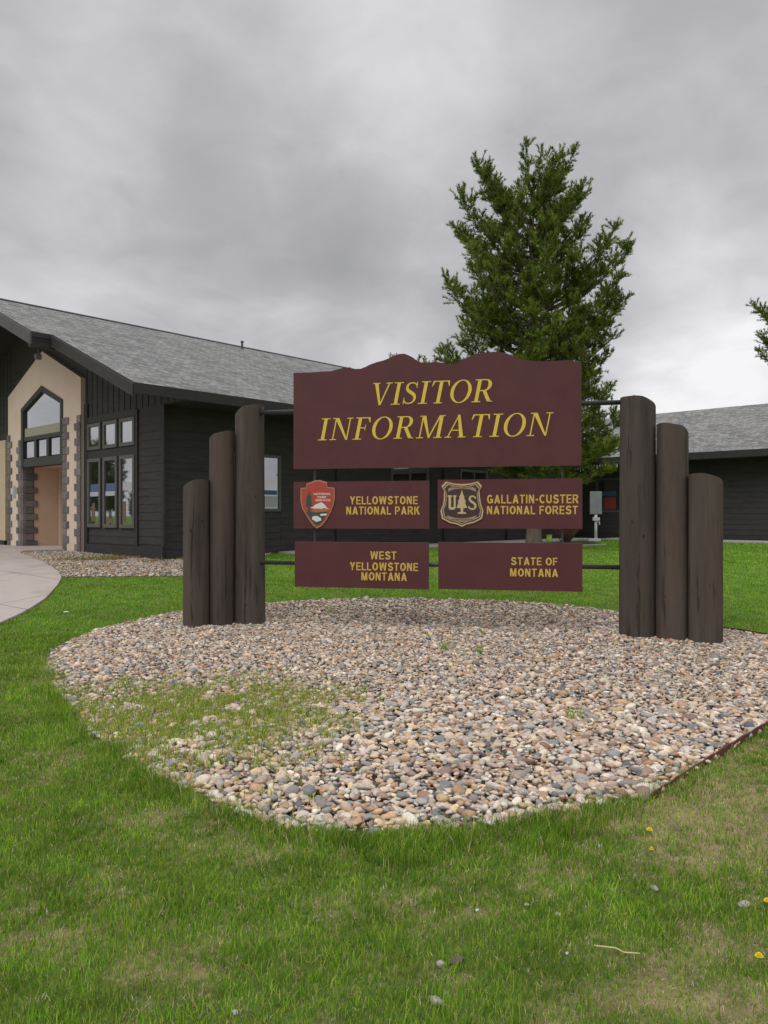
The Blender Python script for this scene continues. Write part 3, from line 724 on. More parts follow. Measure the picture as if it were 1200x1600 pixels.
def text_into(mb,body,u0,u1,z0,z1,y,mi=0,bold=.03):
    v,f=text_polys(body,bold); xs=[p[0] for p in v]; zs=[p[1] for p in v]
    sx=(u1-u0)/(max(xs)-min(xs)); sz=(z1-z0)/(max(zs)-min(zs))
    mb.add([(u0+(p[0]-min(xs))*sx,y,z0+(p[1]-min(zs))*sz) for p in v],[t[::-1] for t in f],mi)
SW=.18
def pl(*p): return list(p)
def bar(a,b,w=SW):
    dx,dy=b[0]-a[0],b[1]-a[1]; l=math.hypot(dx,dy); n=(-dy/l*w/2,dx/l*w/2)
    return [(a[0]+n[0],a[1]+n[1]),(b[0]+n[0],b[1]+n[1]),(b[0]-n[0],b[1]-n[1]),(a[0]-n[0],a[1]-n[1])]
def hb(x0,x1,y): return rectp(x0,x1,y-SW*.42,y+SW*.42)
def vb(x,y0=0,y1=1): return rectp(x,x+SW,y0,y1)
h_=SW*.42
sS=bez([(.66,.76),(.62,.98),(.12,.98),(.13,.72),(.14,.46),(.67,.56),(.67,.28),(.67,.02),(.13,.0),(.11,.26)],8)
SG={'Y':(.80,[[(0,1),(.26,1),(.50,.42),(.30,.42)],[(.80,1),(.54,1),(.30,.42),(.50,.42)],vb(.285,0,.46)]),
'E':(.66,[vb(0),hb(.2,.66,h_),hb(.2,.61,.5),hb(.2,.65,1-h_)]),'L':(.62,[vb(0),hb(.2,.62,h_)]),
'F':(.62,[vb(0),hb(.2,.57,.5),hb(.2,.62,1-h_)]),'I':(.23,[vb(0)]),
'T':(.70,[vb(.235,0,.85),hb(0,.70,1-h_)]),'N':(.76,[vb(0),vb(.53),[(.0,1),(.25,1),(.76,0),(.51,0)]]),
'M':(.92,[vb(0,0,1),vb(.69,0,1),[(.02,1),(.27,1),(.56,.0),(.36,.0)],[(.90,1),(.65,1),(.36,.0),(.56,.0)]]),
'A':(.82,[[(0,0),(.24,0),(.50,1),(.30,1)],[(.82,0),(.58,0),(.30,1),(.52,1)],rectp(.18,.64,.20,.38)]),
'W':(1.10,[[(0,1),(.23,1),(.38,0),(.18,0)],[(.20,0),(.38,0),(.62,1),(.46,1)],[(.48,1),(.64,1),(.90,0),(.72,0)],[(1.10,1),(.87,1),(.72,0),(.92,0)]]),
'O':(.84,oval(.42,.5,.42,.51,.23,.19,n=28)),'C':(.78,oval(.42,.5,.42,.51,.23,.19,.75,2*math.pi-.75,n=22)),
'G':(.84,oval(.42,.5,.42,.51,.23,.19,.75,2*math.pi-.35,n=22)+[rectp(.44,.84,.36,.54),rectp(.63,.84,.05,.45)]),
'S':(.78,[stroke(sS,[.205]*len(sS))]),'U':(.76,[vb(0,.3,1),vb(.53,.3,1)]+oval(.38,.34,.38,.35,.23,.19,math.pi,2*math.pi,14)),
'P':(.72,[vb(0),hb(.2,.45,1-h_),hb(.2,.45,.42)]+oval(.42,.70,.30,.30,.21,.18,-math.pi/2,math.pi/2,10)),
'R':(.78,[vb(0),hb(.2,.45,1-h_),hb(.2,.47,.45)]+oval(.44,.72,.30,.28,.21,.18,-math.pi/2,math.pi/2,10)+[[(.30,.44),(.54,.44),(.80,0),(.54,0)]]),
'K':(.78,[vb(0),[(.22,.42),(.22,.66),(.50,1),(.78,1)],[(.28,.52),(.46,.66),(.80,0),(.53,0)]]),'-':(.34,[rectp(0,.34,.34,.52)]),' ':(.26,[])}
def small_lettering(lines,parent):
    for body,xa,xb,yt,yb in lines:
        mb=MB(); u0=SP(xa,yb)[0];u1=SP(xb,yb)[0]; zt=SP((xa+xb)/2,yt)[1]; z0=SP((xa+xb)/2,yb)[1]
        gap=.15; tot=sum(SG[c][0] for c in body)+gap*(len(body)-1); sx=(u1-u0)/tot; sz=zt-z0; u=u0
        for c in body:
            for i,p in enumerate(SG[c][1]):
                d=.004+.0004*(i%9); mb.prism([(u+x*sx,z0+y*sz) for x,y in p],-.012-d,-.010,'y')
            u+=(SG[c][0]+gap)*sx
        mb.build('lettering',M['goldsmall'],parent)
small_lettering([('YELLOWSTONE',547,653,775.5,788),('NATIONAL PARK',541.5,656,791.5,804)],B1)
small_lettering([('GALLATIN-CUSTER',761,904,773,786.5),('NATIONAL FOREST',761,903,790.5,803.5)],B2)
small_lettering([('WEST',579,620,861.5,874),('YELLOWSTONE',547,653.5,879,891.5),('MONTANA',565,636,894.5,907)],B3)
small_lettering([('STATE OF',798.5,871,871,883),('MONTANA',797,872,888.5,901)],B4)
# arrowhead emblem
def EP(x,y): return SP(460+x/17.14,745+y/17.14)
out=[(700,90),(790,120),(885,140),(890,275),(1000,285),(1090,295),(1095,600),(1045,800),(985,950),(875,1150),(760,1300),(620,1385),(510,1300),(425,1180),(315,1000),(225,850),(180,650),(180,300),(335,290),(335,190),(440,150),(560,100)]
cxo,cyo=625,650
def inset(P,k): return [(cxo+(x-cxo)*k,cyo+(y-cyo)*k) for x,y in P]
mb=MB()
mb.prism([EP(*p) for p in out],-.030,-.012,'y',0)
mb.prism([EP(*p) for p in inset(out,.94)],-.033,-.030,'y',1)
low=[(330,930),(450,935),(600,960),(760,935),(900,930),(850,1060),(760,1200),(640,1300),(590,1290),(500,1180),(400,1060)]
mb.prism([EP(*p) for p in low],-.0350,-.033,'y',2)
tree=[(410,385),(440,480),(480,560),(450,580),(495,680),(465,690),(505,790),(440,790),(440,950),(380,950),(385,800),(320,790),(350,690),(325,680),(350,580),(335,570),(380,480)]
mb.prism([EP(*p) for p in tree],-.0365,-.033,'y',2)
mt=[(430,830),(520,800),(590,740),(680,710),(740,680),(820,740),(900,840),(970,880),(890,860),(820,830),(740,860),(660,850),(560,850)]
mb.prism([EP(*p) for p in mt],-.0358,-.033,'y',3)
mb.prism([EP(*p) for p in [(520,850),(640,852),(740,862),(820,835),(900,870),(890,925),(640,945),(500,930)]],-.0345,-.033,'y',4)
bis=[(490,1080),(560,1045),(640,1050),(700,1090),(735,1110),(735,1170),(690,1180),(640,1200),(590,1205),(560,1170),(500,1150)]
mb.prism([EP(*p) for p in bis],-.0370,-.035,'y',3)
mb.prism([EP(*p) for p in [(700,1010),(750,990),(885,985),(880,1035),(720,1045)]],-.0370,-.035,'y',3)
for body,x0_,x1_,y0_,y1_ in (('NATIONAL',535,995,430,490),('PARK',640,885,515,575),('SERVICE',585,985,600,655)):
    u0,z0=EP(x0_,y1_);u1,z1=EP(x1_,y0_); text_into(mb,body,u0,u1,z0,z1,-.0345,3,.02)
mb.build('arrowhead_emblem',[mat('emblem_rim',(.42,.22,.13),.6),mat('emblem_red',(.42,.062,.034),.6),mat('emblem_green',(.030,.075,.050),.6),mat('emblem_white',(.72,.70,.66),.6),mat('emblem_ochre',(.42,.15,.05),.6)],B1)
# shield emblem
def SPs(x,y): return SP(675+x/5,740+y/5)
sh=[(110,62),(170,78),(235,82),(300,78),(360,62),(392,98),(372,135),(378,200),(386,245),(404,292),(392,352),(330,385),(270,398),(235,416),(200,398),(140,385),(80,352),(68,292),(88,245),(94,200),(96,135),(76,98)]
cxo,cyo=236,240
mb=MB(); mb.prism([SPs(*p) for p in sh],-.030,-.012,'y',0)
mb.prism([SPs(*p) for p in inset(sh,.93)],-.032,-.030,'y',1)
mb.prism([SPs(*p) for p in inset(sh,.885)],-.0335,-.032,'y',0)
mb.prism([SPs(*p) for p in inset(sh,.85)],-.035,-.0335,'y',1)
mb.prism([SPs(*p) for p in [(128,118),(170,98),(235,92),(300,98),(344,118),(344,142),(300,124),(235,117),(170,124),(128,142)]],-.0365,-.035,'y',2)
mb.prism([SPs(*p) for p in [(120,326),(180,345),(235,350),(292,345),(350,326),(348,352),(292,372),(235,378),(180,372),(122,352)]],-.0365,-.035,'y',2)
mb.prism([SPs(*p) for p in [(235,125),(246,165),(256,180),(252,190),(266,220),(260,228),(276,268),(246,270),(246,300),(268,304),(268,314),(202,314),(202,304),(226,300),(226,270),(194,268),(210,228),(204,220),(218,190),(214,180),(225,165)]],-.0368,-.035,'y',0)
def slabU(x0):
    return [[(x0,170),(x0+34,170),(x0+34,182),(x0+27,182),(x0+27,262),(x0+48,262),(x0+48,182),(x0+42,182),(x0+42,170),(x0+70,170),(x0+70,182),(x0+63,182),(x0+63,270),(x0+50,282),(x0+18,282),(x0+8,270),(x0+8,182),(x0,182)]]
for pl in slabU(124): mb.prism([SPs(*p) for p in pl],-.0368,-.035,'y',0)
s2=bez([(342,196),(338,172),(296,168),(296,198),(296,224),(342,224),(342,254),(342,286),(292,284),(288,256)],8)
mb.prism([SPs(*p) for p in stroke(s2,[11+7*math.exp(-((i/(len(s2)-1)-.5)/.25)**2) for i in range(len(s2))])],-.0368,-.035,'y',0)
for body,x0_,x1_,y0_,y1_ in (('FOREST SERVICE',160,312,102,114),('DEPARTMENT OF AGRICULTURE',150,322,356,366)):
    u0,z0=SPs(x0_,y1_);u1,z1=SPs(x1_,y0_); text_into(mb,body,u0,u1,z0,z1,-.0372,1,.02)
mb.build('shield_emblem',[mat('shield_cream',(.56,.44,.25),.55),mat('shield_brown',(.055,.030,.022),.6),mat('shield_band',(.34,.24,.15),.6)],B2)

# ------------------------------------------------------------------ main building
BA=empty('visitor_centre',(OX,OY,0),-A)
tag(BA,'long dark timber visitor centre with grey shingle roof and tan stone edged entrance at left','building')
RP=.413; EX,EZ=1.18,4.40; RX=-7.22; RZ=EZ+RP*(EX-RX)
def rz_(x): return EZ+RP*(EX-x) if x>RX else EZ+RP*(x-(2*RX-EX))
def lap(mb,u0,u1,z0,z1,axis,face,out,pitch=.19,th=.016):
    """horizontal lap boards: sawtooth profile; axis 'x' runs along x with face at y; out = outward sign"""
    n=max(1,round((z1-z0)/pitch)); h=(z1-z0)/n
    for i in range(n):
        za=z0+i*h; zb2=za+h
        prof=[(face,za),(face+out*th,za),(face+out*.004,zb2),(face,zb2)]
        if axis=='x': mb.prism([(p[0],p[1]) for p in prof],u0,u1,'x')
        else: mb.prism([(p[0],p[1]) for p in prof],u0,u1,'y')
und=.16
# gable wall core in three butted pieces round the porch opening
def top_at(x): return rz_(x)-und-.02
mb=MB()
mb.prism([(-5.07,.2),(-.03,.2),(-.03,4.2),(1.08,4.2),(1.08,top_at(1.08)),(-5.07,top_at(-5.07))],.02,.25,'y')
mb.prism([(-7.93,3.06),(-5.07,3.06),(-5.07,top_at(-5.07)),(RX,top_at(RX)),(-7.93,top_at(-7.93))],.02,.25,'y')
mb.prism([(-14.4,.2),(-7.93,.2),(-7.93,top_at(-7.93)),(-14.4,top_at(-14.4))],.02,.25,'y')
mb.build('gable_wall',M['darkwood'],BA)
for k in range(52):
    x_=1.02-.29*k
    if x_<-13.9: break
    if -9.0<x_<-3.95: continue
    MB().box(x_-.02,x_+.02,.006,.02,4.22,top_at(x_)-.01).build('batten',M['darkwood'],BA)
mb=MB(); lap(mb,-1.15,.0,.9,4.18,'x',.02,-1); lap(mb,-3.78,-1.29,.86,1.26,'x',.02,-1); mb.build('siding',M['darkwood'],BA)
mb=MB(); mb.box(-3.95,.02,-.045,.02,.3,.84); mb.build('skirt_board',M['trim'],BA)
mb=MB(); mb.box(-1.28,-1.16,-.03,.02,.84,4.2); mb.box(-.07,.06,-.028,.02,.86,4.2); mb.box(-3.98,-3.80,-.03,.02,.84,4.6); mb.box(-3.80,-1.28,-.02,.02,3.10,3.30); mb.box(-3.80,-1.28,-.02,.02,4.05,4.22); mb.build('trim_board',M['trim'],BA)
# long wall
mb=MB(); mb.box(-.25,-.03,.26,18.3,.2,4.2); mb.build('long_wall',M['darkwood'],BA)
mb=MB()
wins=[(2.05,3.46),(7.96,9.67),(11.5,13.0),(15.6,17.0)]
segs=[(.06,2.0),(3.52,7.9),(9.73,11.44),(13.06,15.54),(17.06,18.3)]
for s0,s1 in segs: lap(mb,s0,s1,.6,4.18,'y',-.03,1)
for s0,s1 in wins: lap(mb,s0-.055,s1+.055,.6,1.7,'y',-.03,1); lap(mb,s0-.055,s1+.055,3.22,4.18,'y',-.03,1)
mb.build('siding',M['darkwood'],BA)
mb=MB(); mb.box(-.03,.015,.06,18.3,.3,.6); 
for s_ in (5.6,10.55,14.3): mb.box(-.02,.05,s_-.06,s_+.06,.6,4.18)
mb.build('skirt_board',M['trim'],BA)
# porch soffit, roof posts
MB().box(-.02,1.08,.26,18.9,4.18,4.23).build('soffit',M['soffit'],BA)
def window(par,u0,u1,z0,z1,axis,face,cols_=1,fm='winframe',fw=.05,name='window',items=(),proud=.035):
    mb=MB()
    def bx_(a0,a1,c0,c1,d0,d1,mb_):
        if axis=='x': mb_.box(a0,a1,face-d1,face-d0,c0,c1)
        else: mb_.box(face+d0,face+d1,a0,a1,c0,c1)
    bx_(u0,u1,z1-fw,z1,-.02,proud,mb);bx_(u0,u1,z0,z0+fw,-.02,proud,mb)
    bx_(u0,u0+fw,z0+fw,z1-fw,-.02,proud,mb);bx_(u1-fw,u1,z0+fw,z1-fw,-.02,proud,mb)
    for i in range(1,cols_):
        c_=u0+(u1-u0)*i/cols_; bx_(c_-fw*.35,c_+fw*.35,z0+fw,z1-fw,-.02,proud-.006,mb)
    o=mb.build(name,M[fm],par)
    mb=MB(); bx_(u0+fw*.6,u1-fw*.6,z0+fw*.6,z1-fw*.6,0.0,.006,mb); mb.build('pane',M['glass'],o)
    for (a0,a1,c0,c1,m_) in items:
        mb=MB(); bx_(a0,a1,c0,c1,.007,.010,mb); mb.build('poster',M[m_],o)
    return o
cols3=[(-3.68,-3.13),(-2.82,-2.25),(-1.95,-1.38)]
for i,(u0,u1) in enumerate(cols3):
    window(BA,u0-.09,u1+.09,3.33,4.03,'x',-.01,fw=.09)
    it=[(u0+.06,u1-.03,2.22,2.42,'blue' if i<2 else 'paper')]
    if i<2: it.append((u0+.03,u1-.02,2.10,2.215,'paper'))
    it.append([(u0+.16,u0+.30,1.44,1.92,'tanpaper'),(u0+.05,u0+.4,1.40,1.52,'tanpaper'),(u0+.05,u0+.22,1.42,1.95,'tanpaper')][i])
    window(BA,u0-.09,u1+.09,1.28,3.10,'x',-.01,fw=.09,items=it)
window(BA,2.0,3.52,1.70,3.20,'y',-.02,2,fw=.08,items=[(2.7,3.40,2.14,2.26,'blue'),(2.66,3.0,1.80,2.10,'tanpaper'),(3.02,3.4,1.80,2.11,'paper')])
window(BA,7.9,9.73,1.45,3.20,'y',-.02,2,fw=.09,items=[(8.1,8.7,1.7,2.3,'paper')])
window(BA,11.44,13.06,1.45,3.20,'y',-.02,2,fw=.09)
window(BA,15.54,17.06,1.70,3.20,'y',-.02,2,fw=.08)
# portal: tan stucco front with a pointed opening
P0,P1,PC=-9.0,-4.0,-6.47; O0,O1=-7.93,-5.07; SH,AP=5.31,6.38; OS,OA=4.83,5.38
mb=MB()
mb.prism([(P0,.3),(O0,.3),(O0,OS),(PC,OA),(PC,AP),(P0,SH)],-.11,.018,'y')
mb.prism([(P1,.3),(O1,.3),(O1,OS),(PC,OA),(PC,AP),(P1,SH)],-.11,.018,'y')
mb.build('portal',M['stucco'],BA)
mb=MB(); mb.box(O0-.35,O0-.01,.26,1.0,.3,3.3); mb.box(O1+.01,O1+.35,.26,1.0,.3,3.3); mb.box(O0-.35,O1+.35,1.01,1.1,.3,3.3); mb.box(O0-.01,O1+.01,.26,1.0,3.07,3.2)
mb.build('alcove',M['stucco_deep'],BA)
MB().box(-7.7,-6.0,.97,1.005,.66,2.95).build('door',mat('tan_door',(.46,.30,.19),.7),BA)
mbq=None
def quoins(u0,dirn,z0,z1,y0=-.135,y1=-.11,narrow=.22,wide=.36,ph=0):
    mb=MB(); h=.205; n=int((z1-z0)/h)
    for i in range(n):
        w=wide if (i+ph)%2 else narrow
        a,b=sorted((u0,u0+dirn*w)); e=random.uniform(0,.012)
        mb.box(a,b,y0-e,y1,z0+i*h+.006,z0+(i+1)*h-.006)
    return mb
for u0,dr,zt,ph in ((P0-.02,1,4.25,0),(O0+.0,-1,4.1,1),(O1-.0,1,4.4,0),(P1+.02,-1,4.5,1)):
    quoins(u0,dr,.62,zt,narrow=.22,wide=.36,ph=ph).build('stone_quoins',M['stone'],BA,bevel=.01)
mb=MB(); h=.205                                   # stone return on the left side of the alcove
for i in range(12):
    w=.33 if i%2 else .46; mb.box(O0,O0+.03,-.10,-.10+w,.62+i*h+.006,.62+(i+1)*h-.006)
mb.build('stone_quoins',M['stone'],BA,bevel=.008)
# entrance glazing
mb=MB(); fo=[(O0,3.05),(O1,3.05),(O1,OS),(PC,OA),(O0,OS)]
th=.15
mb.prism([(O0,3.05),(O0+th,3.05),(O0+th,OS-.09),(PC,OA-.17),(PC,OA),(O0,OS)],-.14,-.0,'y')
mb.prism([(O1,3.05),(O1-th,3.05),(O1-th,OS-.09),(PC,OA-.17),(PC,OA),(O1,OS)],-.14,-.0,'y')
mb.box(O0+th,O1-th,-.13,-.0,3.05,3.30)
mb.box(O0+th,O1-th,-.12,-.01,3.83,3.95)
for k in (1,2):
    x_=O0+th+(O1-O0-2*th)*k/3; mb.box(x_-.08,x_+.08,-.12,-.01,3.30,3.83)
arch=mb.build('arched_window',M['frame_dark'],BA)
mb=MB(); mb.prism([(O0+th,4.22),(O1-th,4.22),(O1-th,OS-.09),(PC,OA-.17),(O0+th,OS-.09)],-.07,-.06,'y'); mb.build('pane',M['glass'],arch)
MB().box(O0+th,O1-th,-.08,-.05,3.95,4.22).build('transom_panel',mat('pale_transom',(.34,.32,.24),.7),arch)
for k in range(3):
    a=O0+th+(O1-O0-2*th)*k/3+(.08 if k else .0); b=O0+th+(O1-O0-2*th)*(k+1)/3-(.08 if k<2 else .0)
    MB().box(a+.03,b-.03,-.075,-.065,3.33,3.80).build('pane',M['glass'],arch)
# lower cream wall left of the portal, plate on the pillar, floodlight
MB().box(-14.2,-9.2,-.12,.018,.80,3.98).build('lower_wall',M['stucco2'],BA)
MB().box(-14.2,-9.2,-.16,.018,.3,.78).build('skirt_board',M['trim'],BA)
MB().box(-8.56,-8.40,-.13,-.111,2.15,2.5).build('wall_plate',mat('metal_plate',(.30,.36,.38),.4),BA)
# roof
def shingle_roof(par,profile,y0,y1,axis='y',name='roof'):
    """profile: two points (a,z) eave->ridge ; slab .14 thick with UV in metres"""
    (a0,z0),(a1,z1)=profile; L=math.hypot(a1-a0,z1-z0); th_=.13
    me=bpy.data.meshes.new(name)
    def P(a,y,z): return (a,y,z) if axis=='y' else (y,a,z)
    V=[P(a0,y0,z0),P(a0,y1,z0),P(a1,y1,z1),P(a1,y0,z1),P(a0,y0,z0-th_),P(a0,y1,z0-th_),P(a1,y1,z1-th_),P(a1,y0,z1-th_)]
    Fs=[(0,1,2,3),(7,6,5,4),(0,4,5,1),(1,5,6,2),(2,6,7,3),(3,7,4,0)]
    me.from_pydata(V,[],Fs); uvl=me.uv_layers.new(name='UVMap')
    uvs={0:(y0,0),1:(y1,0),2:(y1,L),3:(y0,L),4:(y0,0),5:(y1,0),6:(y1,L),7:(y0,L)}
    for p in me.polygons:
        for li in p.loop_indices: uvl.data[li].uv=uvs[me.loops[li].vertex_index]
    me.materials.append(M['shingle']); me.materials.append(M['trim']); 
    for i in range(1,6): me.polygons[i].material_index=1
    bm=bmesh.new(); bm.from_mesh(me); bmesh.ops.recalc_face_normals(bm,faces=bm.faces); bm.to_mesh(me); bm.free()
    return link(name,me,par)
YL,YU,TS_=-1.38,-1.88,-2.80
zs_=rz_(TS_)
shingle_roof(BA,[(EX,EZ),(TS_-.001,zs_)],YL,19.22)
shingle_roof(BA,[(TS_,zs_),(RX,RZ)],YU,19.22)
shingle_roof(BA,[(2*RX-EX,EZ),(RX-.002,RZ)],YU,19.22)
mb=MB(); 
mb.prism([(EX+.002,EZ-.02),(EX+.04,EZ-.02),(EX+.04,EZ-.235),(EX+.002,EZ-.235)],YL-.01,19.2,'y'); mb.build('fascia',M['trim'],BA)
mb=MB()   # barge boards
mb.prism([(EX,EZ-.03),(TS_,zs_-.03),(TS_,zs_-.30),(EX,EZ-.30)],YL-.045,YL-.003,'y'); mb.build('barge_board',M['trim'],BA)
mb=MB(); mb.prism([(TS_,zs_-.02),(RX,RZ-.02),(RX,RZ-.32),(TS_,zs_-.32)],YU-.05,YU-.003,'y'); mb.prism([(2*RX-EX,EZ-.02),(RX,RZ-.02),(RX,RZ-.32),(2*RX-EX,EZ-.32)],YU-.05,YU-.003,'y'); mb.build('barge_board',M['trimgrey'],BA)
mb=MB()   # soffit under the overhang of the gable
mb.prism([(EX-.02,EZ-.15),(TS_,zs_-.15),(TS_,zs_-.19),(EX-.02,EZ-.19)],YL,.015,'y')
mb.prism([(TS_-.003,zs_-.15),(RX,RZ-.15),(RX,RZ-.19),(TS_-.003,zs_-.19)],YU,.012,'y')
mb.prism([(2*RX-EX,EZ-.15),(RX-.003,RZ-.15),(RX-.003,RZ-.19),(2*RX-EX,EZ-.19)],YU,.012,'y')
mb.build('soffit',M['soffit'],BA)
MB().box(-2.97,-2.82,YU-.02,0,zs_-.36,zs_-.20).build('roof_beam',M['trim'],BA)
MB().box(-3.03,-2.91,-1.73,-1.6,zs_-.62,zs_-.50).tube([(-2.97,-1.65,zs_-.5),(-2.97,-1.65,zs_-.35)],.02,8).build('floodlight',M['trimgrey'],BA)
# ridge cap and vent pipe
mb=MB(); mb.prism([(RX-.16,RZ-.045),(RX,RZ+.03),(RX+.16,RZ-.045),(RX,RZ-.0)],YU,19.22,'y'); mb.build('ridge_cap',M['shingle'],BA)
MB().tube([(RX+.5,7.2,RZ-.3),(RX+.5,7.2,RZ+.03)],.04,10).tube([(RX+.5,7.2,RZ+.03),(RX+.5,7.2,RZ+.08)],.06,10).build('vent_pipe',M['trimgrey'],BA)
# end gable of the far side
mb=MB(); mb.prism([(-14.4,.2),(-.03,.2),(-.03,4.15),(-.03,top_at(-.03)),(RX,top_at(RX)),(-14.4,top_at(-14.4))],18.31,18.5,'y'); mb.build('end_wall',M['darkwood'],BA)
MB().box(-14.4,-14.2,.26,18.3,.2,4.2).build('rear_wall',M['darkwood'],BA)

# ------------------------------------------------------------------ right hand building
ox,oy=W(0,20.3); BB=empty('timber_building',(ox,oy,0),-A)
tag(BB,'low dark timber building with grey shingle roof behind the right hand log posts','building')
mb=MB(); mb.box(-2.2,14,.0,.2,.3,3.75); mb.build('wall',M['darkwood'],BB)
mb=MB(); lap(mb,-2.1,.5,.85,3.7,'x',.0,-1,.2); lap(mb,1.66,5.0,.85,3.7,'x',.0,-1,.2); lap(mb,5.16,9.7,.85,3.7,'x',.0,-1,.2); lap(mb,9.86,14,.85,3.7,'x',.0,-1,.2); lap(mb,.5,1.66,.85,1.72,'x',.0,-1,.2); lap(mb,.5,1.66,3.18,3.7,'x',0.,-1,.2)
mb.build('siding',M['darkwood'],BB)
mb=MB(); mb.box(5.0,5.16,-.04,0,.6,3.7); mb.box(9.7,9.86,-.04,0,.6,3.7); mb.box(-2.2,14,-.05,0,.4,.84); mb.build('trim_board',M['trim'],BB)
window(BB,.50,1.66,1.72,3.17,'x',0,1,fw=.09,items=[(.85,1.4,1.85,2.35,'red'),(.75,1.4,2.42,2.6,'blue')])
ev,rg,rzz=-1.0,4.76,6.34
shingle_roof(BB,[(ev,3.96),(rg,rzz)],-2.6,14.3,'x'); shingle_roof(BB,[(2*rg-ev,3.96),(rg+.002,rzz)],-2.6,14.3,'x')
mb=MB(); mb.box(-2.6,14.3,ev-.045,ev-.003,3.70,3.945); mb.build('fascia',M['trim'],BB)
MB().box(-2.5,14.2,ev,.19,3.71,3.76).build('soffit',M['soffit'],BB)
mb=MB()
for xx in (-2.2,13.8): mb.prism([(.2,.3),(9.3,.3),(9.3,4.0),(rg,rzz-.16),(.2,4.28)],xx,xx+.2,'x')
mb.box(-2.0,13.8,9.3,9.5,.3,4.0); mb.build('end_wall',M['darkwood'],BB)
# icicle string lights under that eave
SL=empty('string_lights',W(-.2,19.25)+(3.68,),-A); tag(SL,'short row of white icicle lights hanging from the eave beside the tree','string lights')
mb=MB(); mb.tube([(0,-.02,0),(1.2,-.02,-.03),(2.5,-.02,0)],.008,6); mb.build('cord',M['trim'],SL)
for k in range(20):
    L=.05+.22*random.random(); xx=.05+k*.125; MB().tube([(xx,-.02,-.01),(xx,-.02,-L)],[.016,.022],6).build('bulb',M['white'],SL)

# display stand, bin, brown shrub, planting strip near the inner corner
def place(px,py):
    X_,Y_=G(px,py); return (X_,Y_,float(gz(X_,Y_)))
pS=(9.05-.25,31.3,.62); k=(931-600)/F; ST=empty('display_stand',(k*28.6,28.6,float(gz(0,28.6))),-.2)
tag(ST,'white post stand with a grey notice panel in front of the far corner window','display stand')
MB().tube([(0,0,0),(0,0,1.0)],.055,12).build('post',M['white'],ST,True)
MB().box(-.28,.18,-.14,.14,0,.09).build('foot',M['white'],ST,bevel=.01)
MB().box(-.12,.14,-.1,.1,.78,.90).tube([(.0,0,.75),(.13,0,.72),(.13,0,.62)],.03,8).build('bracket',M['white'],ST)
MB().box(-.22,.22,-.05,.05,1.02,1.88).build('notice_panel',noisy('grey_panel',(.24,.26,.28),(.33,.35,.37),5,.4,.05,.001),ST,bevel=.01)
def bin_(px,py,Yd,m,lab):
    X_=(px-600)/F*Yd; e=empty('bucket',(X_,Yd,float(gz(X_,Yd)))); tag(e,lab,'bucket')
    MB().tube([(0,0,0),(0,0,.04),(0,0,.27)],[.075,.085,.10],18).build('body',m,e,True)
    MB().tube([(0,0,.27),(0,0,.29)],[.108,.108],18).build('rim',m,e,True)
bin_(858,842,26.5,M['lime'],'lime green bucket on the ground beside the pine trunk')
e=empty('garden_shrub',((884-600)/F*26.8,26.8,.6)); tag(e,'small bare reddish brown shrub right of the lime green bucket','shrub')
mb=MB(); rs=random.Random(4)
for k in range(150):
    a=rs.uniform(0,6.28); l=rs.uniform(.25,.62); sp2=rs.uniform(.15,.75)
    b=(rs.uniform(-.12,.12),rs.uniform(-.12,.12),0)
    m_=(b[0]+math.cos(a)*l*sp2*.5,b[1]+math.sin(a)*l*sp2*.5,l*.55); t_=(b[0]+math.cos(a)*l*sp2*1.2,b[1]+math.sin(a)*l*sp2*.9,l)
    mb.tube([b,m_,t_],[.010,.008,.004],4,cap=False)
mb.build('twigs',M['twigs'],e)
mb=MB(); 
for (pxa,pya),(pxb,pyb) in (((842,856),(946,851)),):
    a0=G(pxa,pya);a1=G(pxb,pyb)
    mb.prism([(a0[0],a0[1]),(a1[0],a1[1]),(a1[0],a1[1]+2.6),(a0[0],a0[1]+2.6)],.45,.655,'z')
tag(mb.build('planting_strip',M['mulch']),'dark mulched strip in front of the inner corner',None,None,'structure')
a0=G(842,856.5);a1=G(946,851.5)
mb=MB(); mb.prism([(a0[0],a0[1]-.12),(a1[0],a1[1]-.12),(a1[0],a1[1]-.02),(a0[0],a0[1]-.02)],.45,.67,'z')
tag(mb.build('kerb',M['pathconc']),'pale kerb edging the dark planting strip','kerb',None,'structure')

